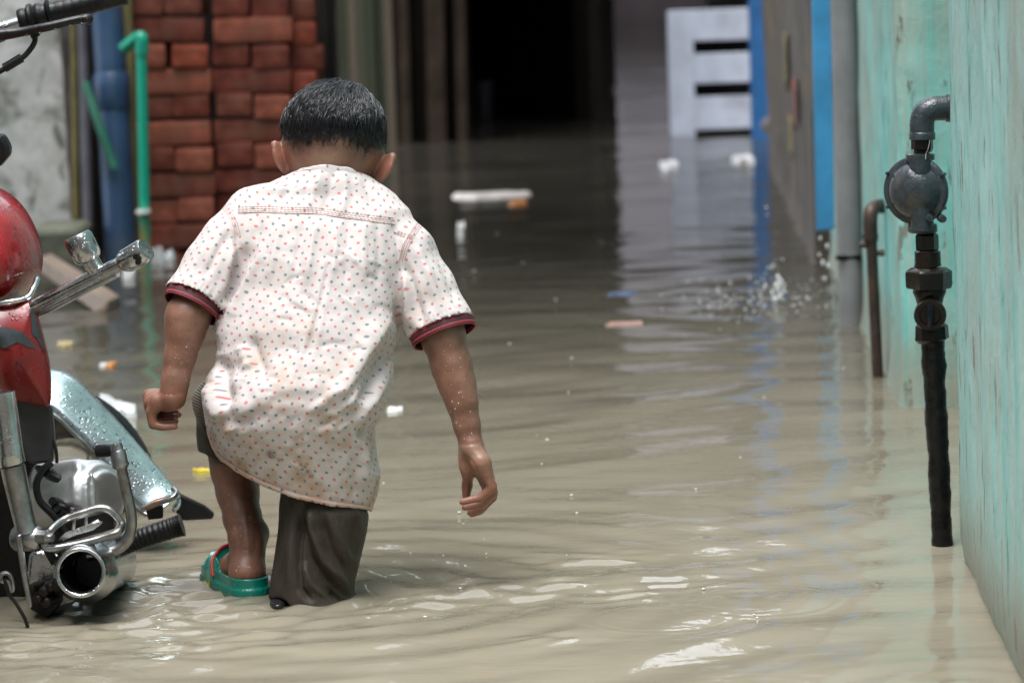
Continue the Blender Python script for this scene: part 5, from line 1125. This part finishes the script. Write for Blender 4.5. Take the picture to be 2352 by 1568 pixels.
MB().tube([P(x, y, 4.62) for x, y, r in sh_[5:]], [R_(r, 4.62) for x, y, r in sh_[5:]], 30).build('shock_body', m_steel, bk_)
c = P(68, 1234, 4.63); MB().lathe(c+np.array([-.022, .0, 0]), c+np.array([.018, -.012, 0]), [(0, R_(24, 4.6)), (.1, R_(30, 4.6)), (.9, R_(30, 4.6)), (1, R_(24, 4.6))], 26).build('shock_eye', m_steel, bk_)
c = P(104, 1232, 4.61); MB().lathe(c+np.array([-.016, 0, 0]), c+np.array([.012, -.01, 0]), [(0, R_(10, 4.6)), (.2, R_(10, 4.6)), (.21, R_(17, 4.6)), (.7, R_(17, 4.6)), (.8, R_(11, 4.6)), (1, R_(10, 4.6))], 6).build('shock_bolt', m_steel, bk_)
MB().prism(PP([(34, 1232), (48, 1226), (58, 1300), (74, 1392), (66, 1400), (52, 1340)], 4.60), (0, .012, 0)).build('hanger', m_steel, bk_, True, .002)
MB().prism(PP([(92, 1216), (112, 1222), (120, 1262), (132, 1290), (118, 1300), (100, 1268)], 4.62), (0, .012, 0)).build('bracket', m_grime, bk_, True, .002)
MB().prism(PP([(66, 1268), (104, 1262), (150, 1280), (176, 1262), (178, 1300), (150, 1352), (84, 1394), (60, 1330)], 4.69), (0, .03, 0)).build('exhaust_mount', m_chrome, bk_, True, .006)
ch = MB()
for (x, y, r) in [(97, 1360, 15), (112, 1350, 13), (126, 1346, 16), (84, 1376, 12), (104, 1384, 14), (70, 1352, 11)]: c = P(x, y, 4.63); ch.lathe(c, c+np.array([.01, .04, 0]), [(0, R_(r*.6, 4.6)), (.1, R_(r, 4.6)), (1, R_(r, 4.6))], 8)
ch.prism(PP([(60, 1356), (130, 1334), (138, 1390), (110, 1420), (70, 1400)], 4.66), (0, .04, 0)); ch.build('chain_adjuster', m_grime, bk_, True, .003)
MB().tube(ccurve(PP([(4, 1318), (18, 1316), (26, 1326), (30, 1350), (26, 1356), (18, 1336), (4, 1334)], 4.60), 5), R_(5, 4.6), 8, closed=True).build('spring_hook', m_steel, bk_)
MB().tube(curve(PP([(10, 1330), (22, 1366), (36, 1384), (56, 1418), (64, 1440)], 4.59), 6), R_(4.5, 4.6), 8).build('stand_spring', m_grime, bk_)
# exhaust
e0, e1 = P(186, 1314, 4.585), P(262, 1290, 4.90)
mf = MB().lathe(e0, e1, [(.035, R_(44, 4.6)), (.0, R_(48, 4.6)), (-.012, R_(52, 4.6)), (.0, R_(57, 4.6)), (.02, R_(61, 4.6)), (.10, R_(74, 4.6)), (.15, R_(76, 4.6)), (.155, R_(73, 4.6)), (.17, R_(73, 4.6)), (.5, R_(68, 4.6)), (.9, R_(64, 4.6)), (1, R_(40, 4.6))], 56, False).build('exhaust', m_chrome, bk_)
MB().lathe(e0+(e1-e0)*.01, e0+(e1-e0)*.42, [(0, R_(49, 4.6)), (.9, R_(47, 4.6)), (1, R_(12, 4.6))], 40, False).build('bore', simple('sooty_bore', (.004, .003, .003), .45), mf)
an_ = np.arange(48)/48*2*math.pi; dd = (e1-e0)/np.linalg.norm(e1-e0); u_ = np.cross(dd, [0, 0, 1]); u_ /= np.linalg.norm(u_); w_ = np.cross(dd, u_)
MB().tube(e0-dd*.002+R_(54, 4.6)*(np.cos(an_)[:, None]*u_+np.sin(an_)[:, None]*w_), R_(5.5, 4.6), 10, closed=True).build('rolled_lip', m_chrome, mf)
c = e0+(e1-e0)*.36; MB().lathe(c, c+(e1-e0)*.02, [(0, R_(44, 4.6)), (1, R_(44, 4.6))], 30).build('baffle', simple('baffle', (.01, .006, .005), .3), mf)
# foot peg loop and plate
lp = [(102, 1246), (118, 1216), (148, 1192), (188, 1178), (226, 1167), (250, 1170), (268, 1186), (280, 1204), (270, 1222), (232, 1236), (176, 1250), (130, 1258), (108, 1258)]
fp = MB().tube(ccurve([P(x, y, 4.63-.02*(y > 1215)) for x, y in lp], 8), R_(9, 4.62), 14, closed=True).build('foot_rest', m_steel, bk_)
q_ = MB(); q_.prism(PP([(134, 1238), (150, 1222), (176, 1214), (226, 1196), (236, 1200), (214, 1218), (176, 1228), (146, 1242)], 4.645), (0, .01, .0)); q_.prism(PP([(166, 1186), (204, 1177), (207, 1184), (168, 1194)], 4.635), (0, .008, 0)); 
q_.tube([P(172, 1190, 4.64), P(168, 1218, 4.64)], R_(4, 4.6), 8); q_.tube([P(198, 1186, 4.64), P(197, 1212, 4.64)], R_(4, 4.6), 8); q_.tube([P(196, 1212, 4.65), P(228, 1196, 4.65)], R_(6, 4.6), 8); q_.build('tread_plate', m_chrome, fp, True, .001)
MB().tube([P(165, 1178, 4.63), P(166, 1166, 4.63)], R_(5, 4.6), 8).build('pin', m_steel, fp)
MB().prism(PP([(104, 1244), (120, 1222), (160, 1200), (240, 1176), (262, 1190), (262, 1214), (170, 1240), (112, 1252)], 4.70), (0, .03, 0)).build('foot_rest_back', m_grime, bk_, False)
# kick starter
kk_ = [(274, 1046), (280, 1080), (291, 1130), (300, 1170), (302, 1205), (295, 1235), (276, 1256), (246, 1268), (200, 1275)]
ks = MB().tube(curve([P(x, y, 4.66) for x, y in kk_], 6), R_(13, 4.66), 18).build('kick_starter', m_steel, bk_)
MB().tube([P(270, 1030, 4.655), P(271, 1036, 4.655), P(275, 1060, 4.655), P(277, 1068, 4.655), P(278, 1074, 4.655)], [R_(r, 4.66) for r in (13, 18, 19, 21, 17)], 20).build('pivot', m_steel, ks)
MB().tube([P(266, 1018, 4.655), P(268, 1032, 4.655)], [R_(14, 4.6), R_(16, 4.6)], 16).build('pivot_cap', m_chrome, ks)
MB().tube([P(222, 1036, 4.68), P(226, 1035, 4.68), P(250, 1034, 4.67), P(262, 1034, 4.66)], [R_(r, 4.66) for r in (11, 16, 15, 11)], 16).build('kick_rubber', m_rub, ks)
# brake pedal and rubber foot peg beyond
MB().tube(curve([P(326, 1170, 4.88), P(352, 1158, 4.87), P(380, 1150, 4.86), P(400, 1140, 4.86), P(405, 1130, 4.87), P(398, 1122, 4.88)], 6), R_(6.5, 4.87), 12, flat=1.).build('brake_pedal', m_steel, bk_)
MB().prism(PP([(326, 1166), (352, 1150), (396, 1138), (404, 1144), (372, 1158), (340, 1172)], 4.86), (0, .02, 0)).build('pedal_plate', simple('bronze_plate', (.30, .20, .15), .4, .7, .3, 40), bk_, True, .002)
MB().prism(PP([(334, 1168), (374, 1156), (374, 1190), (340, 1194)], 4.90), (0, .01, 0)).build('pedal_bracket', m_grime, bk_, True, .002)
pg = [(240, 1262), (280, 1252), (330, 1234), (395, 1212), (412, 1207), (419, 1205)]
cc_ = curve([P(x, y, 4.82) for x, y in pg], 24); k_ = np.linspace(0, 1, len(cc_)); MB().tube(cc_, np.array([R_(27 if q > .93 else (23+3*q+(.6 if int(q*60) % 2 else -.6)), 4.82) for q in k_]), 22).build('foot_peg', m_rub, bk_)
# seat, rear wheel and rear guard, mostly outside the frame
S = SDF(np.array([-1.15, 4.0, .33]), np.array([-.62, 4.95, .62]), .008); S.chain([np.array([-.98, 4.15, .50]), np.array([-.90, 4.45, .47]), np.array([-.80, 4.75, .46])], [.07, .085, .07], .03); V, F = S.mesh(); npmesh('seat', relax(V, F, 3), F, m_blk, bk_); del S
wheel(np.array([-1.0, 4.35, -.05]), .32, .26, .05, bk_)
# ------------------------------------------------------------------ gas riser with its regulator
YR = 4.98
m_iron = simple('painted_grey_iron', (.045, .056, .065), .22, .1, .3, 60, .25, 160, drops=260, dirt=((.13, .10, .075), .35))
m_wetbrown = simple('wet_brown_iron', (.012, .007, .005), .24, 0, .5, 40, .3, 120, spec=.35)
m_tape = simple('wet_black_wrap', (.007, .0065, .0065), .28, 0, .5, 30, .35, 70, spec=.3)
gr = empty('gas_pipe', tuple(W(2165, 1248)), 'dark gas riser with grey round regulator beside the near teal wall', 'gas pipe')
def rp_(r): return r*YR/FD
def stack(name, pts, mat, n=32, par=None, angle=None):
    "turned piece through (px, py, radius) stations"
    mb = MB(); A = [P(x, y, YR) for x, y, r in pts]; mb.tube(np.array(A), np.array([rp_(r) for x, y, r in pts]), n); return mb.build(name, mat, par or gr, angle=angle or 35)
el = curve([P(2118, 312, YR), P(2118, 280, YR), P(2124, 262, YR), P(2140, 251, YR), P(2160, 249, YR), P(2196, 249, YR)], 8)
MB().tube(el, rp_(28.5), 28).build('elbow', m_iron, gr)
MB().tube([P(2118, 303, YR), P(2118, 306, YR), P(2118, 320, YR), P(2118, 322, YR)], [rp_(28), rp_(30.5), rp_(30.5), rp_(27)], 28).build('elbow_collar', m_iron, gr)
MB().tube([P(2172, 249, YR), P(2174, 249, YR), P(2186, 249, YR)], [rp_(28), rp_(32), rp_(32)], 28).build('elbow_collar', m_iron, gr)
MB().tube([P(2180, 249, YR), P(2290, 249, YR)], rp_(21), 20).build('branch', m_wetbrown, gr)
stack('nipple', [(2118, 320, 24), (2118, 323, 25.5), (2118, 342, 25.5), (2118, 346, 22), (2117, 347, 18), (2116, 358, 18)], m_wetbrown, 8)
# regulator
RC = P(2104, 438, YR); ax = np.array([-.50, -.86, -.02]); ax /= np.linalg.norm(ax); RR = rp_(79)
rg = MB().lathe(RC-ax*.03, RC+ax*.03, [(.02, .004), (.06, .018), (.16, .030), (.30, .0375), (.40, .041), (.41, RR*.93), (.43, RR*.985), (.455, RR), (.545, RR), (.57, RR*.985), (.59, RR*.93), (.60, .041), (.70, .0375), (.84, .030), (.94, .018), (.98, .004)], 56).build('regulator', m_iron, gr)
# rim ring groove and bolts
bu = np.cross(ax, [0, 0, 1]); bu /= np.linalg.norm(bu); bw_ = np.cross(ax, bu)
for k in range(6):
    a = k*math.pi/3+.5; c = RC+(bu*math.cos(a)+bw_*math.sin(a))*RR*.985
    MB().lathe(c-ax*.0085, c+ax*.0085, [(0, .0022), (.1, .0030), (.9, .0030), (1, .0022)], 6).build('bolt', m_iron, rg)
MB().tube(np.array([P(2114, 356, YR-.008), P(2116, 438, YR-.012), P(2119, 528, YR-.008)]), [rp_(27), rp_(25), rp_(27)], 26).build('through_pipe', m_iron, rg)
stack('top_collar', [(2113.5, 353, 30), (2113.5, 355, 33.5), (2113.5, 368, 33.5), (2114, 372, 29)], m_iron, 30, rg)
stack('bottom_collar', [(2119, 513, 30), (2119, 516, 34), (2119, 531, 34.5), (2119, 535, 30)], m_iron, 30, rg)
for x, y in ((2136, 502), (2166, 503)):
    c = P(x, y, YR-.033); MB().lathe(c, c+np.array([0, .03, 0]), [(0, .0045), (.12, .0062), (1, .0062)], 10).build('bolt', m_iron, rg)
stack('hex_nut', [(2129, 535, 20), (2129, 538, 24), (2129, 541, 26.5), (2130, 572, 26.5), (2130, 575, 24)], m_wetbrown, 6)
stack('reducer', [(2130.5, 575, 26), (2130.5, 578, 30), (2131, 604, 30.5), (2131, 612, 32), (2132, 616, 30)], m_wetbrown, 28)
stack('union_nut', [(2133, 614, 40), (2133, 620, 50), (2133, 624, 54), (2134, 655, 54), (2134, 662, 51), (2134, 665, 36)], m_wetbrown, 6)
stack('valve_body', [(2134.5, 664, 38), (2135, 670, 39), (2135, 684, 33), (2135.5, 700, 29), (2136, 735, 29), (2138, 746, 34)], m_wetbrown, 28)
c = P(2136, 716, YR-.002); f_ = np.array([-.12, -1, -.05]); f_ /= np.linalg.norm(f_)
vd = MB().lathe(c, c+f_*.036, [(0, rp_(34)), (.7, rp_(37)), (.86, rp_(37.5)), (.95, rp_(35)), (.96, rp_(25)), (.80, rp_(23)), (.79, .001)], 36).build('valve_cap', m_wetbrown, gr)
tq = simple('dark_blue_key', (.008, .010, .016), .15, .3)
MB().tube([c+f_*.026+np.array([0, 0, -.0135]), c+f_*.037+np.array([0, 0, -.0125]), c+f_*.039, c+f_*.037+np.array([0, 0, .0125]), c+f_*.026+np.array([0, 0, .0135])], [.0045, .0062, .0064, .0062, .0045], 10, flat=.8).build('valve_key', tq, vd)
stack('collar', [(2140, 744, 34), (2140, 749, 38), (2141, 772, 39), (2141, 778, 40), (2142, 784, 33)], m_wetbrown, 8)
m = 150; f = np.linspace(0, 1, m); pts = np.array([P(2142+(2166-2142)*k, 780+(1275-780)*k, YR) for k in f])
wr = np.array([rp_(26.5-2.5*k+1.5*math.exp(-((k-.12)/.05)**2)+.9*math.sin(k*21)+.6*math.sin(k*53+1)) for k in f])
mb = MB(); mb.tube(pts, wr, 30); v_ = mb.v[0]; cen = np.repeat(pts, 30, 0); dirv = v_-cen; ln = np.linalg.norm(dirv, axis=1)[:, None]
an = np.tile(np.arange(30)/30*2*math.pi, m); kk = np.repeat(f, 30); sp = (kk*17+an/(2*math.pi)) % 1
mb.v[0] = cen+dirv*(1+.035*np.clip(1-sp*2.2, 0, 1)[:, None]+.05*vnoise(v_, 60, 3, 2)[:, None])
mb.build('wrapped_riser', m_tape, gr)
MB().tube(curve([P(2136, 322, YR-.03), P(2131, 345, YR-.034), P(2127, 352, YR-.03), P(2126, 366, YR-.036)], 6), .0004, 5).build('thread', simple('pale_thread', (.4, .35, .28), .6), gr)
# ------------------------------------------------------------------ beads of rain standing on skin and metal
t = NT('rain_bead'); t.set(Base_Color=(1, 1, 1), Roughness=.03, IOR=1.33, Transmission_Weight=1.); m_bead = t.m
ico = bmesh.new(); bmesh.ops.create_icosphere(ico, subdivisions=2, radius=1.); IV = np.array([v.co[:] for v in ico.verts]); IF = np.array([[v.index for v in f.verts] for f in ico.faces]); ico.free()
def bvh_of(o):
    dg = bpy.context.evaluated_depsgraph_get(); me = o.data; return BVHTree.FromPolygons([tuple(v.co) for v in me.vertices], [tuple(p.vertices) for p in me.polygons])
def beads(name, parent, bv, samp, r0, r1, top=None, hang=0., mat=None):
    Vv = []; Ff = []; k = 0
    for (x, y) in samp:
        d = Vector(cF+(x-1176)/FD*cR+(784-y)/FD*cU).normalized(); h = bv.ray_cast(Vector(cC), d)
        if h[0] is None or (top is not None and h[1].z < top): continue
        n = np.array(h[1]); n = n if n@np.array(d) < 0 else -n; r = rng.uniform(0, 1)**2.2*(r1-r0)+r0
        a = np.cross(n, [0, 0, 1.]); a /= np.linalg.norm(a)+1e-9; b = np.cross(n, a)
        q = IV*np.array([1, 1.15, .62])*r; Vv.append(np.array(h[0])+q[:, :1]*a+q[:, 1:2]*b+q[:, 2:]*n-np.array([0, 0, hang*r])); Ff.append(IF+k); k += len(IV)
    if not Vv: return
    o = npmesh(name, np.concatenate(Vv), np.concatenate(Ff), mat or m_bead, parent); o['kind'] = 'stuff'; return o
def along(a, b, w0, w1, n):
    t_ = rng.uniform(0, 1, n); s = rng.uniform(-1, 1, n); a = np.array(a, float); b = np.array(b, float); d = (b-a)/np.linalg.norm(b-a); nn = np.array([-d[1], d[0]])
    return a+(b-a)*t_[:, None]+nn*(s*(w0+(w1-w0)*t_))[:, None]
bb_ = BVHTree.FromPolygons([tuple(p) for p in Vb], [tuple(f) for f in Fb])
beads('water_beads', boy, bb_, np.vstack([along((1018, 790), (1080, 1010), 44, 25, 46), along((428, 740), (398, 915), 44, 26, 20), along((545, 1130), (570, 1255), 44, 34, 26), along((545, 1290), (595, 1335), 22, 22, 22)]), .0003, .0008, None, 0., m_drop)
beads('water_beads', fd_, bvh_of(fd_), np.vstack([along((150, 900), (380, 1140), 50, 40, 420)]), .0008, .0026)
beads('water_beads', tk, bvh_of(tk), np.vstack([along((20, 440), (70, 680), 45, 30, 120)]), .0006, .0018)
sp2 = [o for o in bk_.children if o.name.startswith('side_panel')][0]
beads('water_beads', sp2, bvh_of(sp2), along((60, 720), (90, 920), 40, 40, 70), .0006, .0016)
beads('water_beads', crash, bvh_of(crash), along((90, 705), (280, 612), 15, 14, 60), .0006, .0016)
hb_ = [o for o in bk_.children if o.name.startswith('brake_lever')][0]
beads('hanging_drops', hb_, bvh_of(hb_), np.array([(62, 79), (92, 74), (128, 66), (150, 59), (162, 57), (188, 52), (196, 51)], float), .0016, .0024, None, .9)
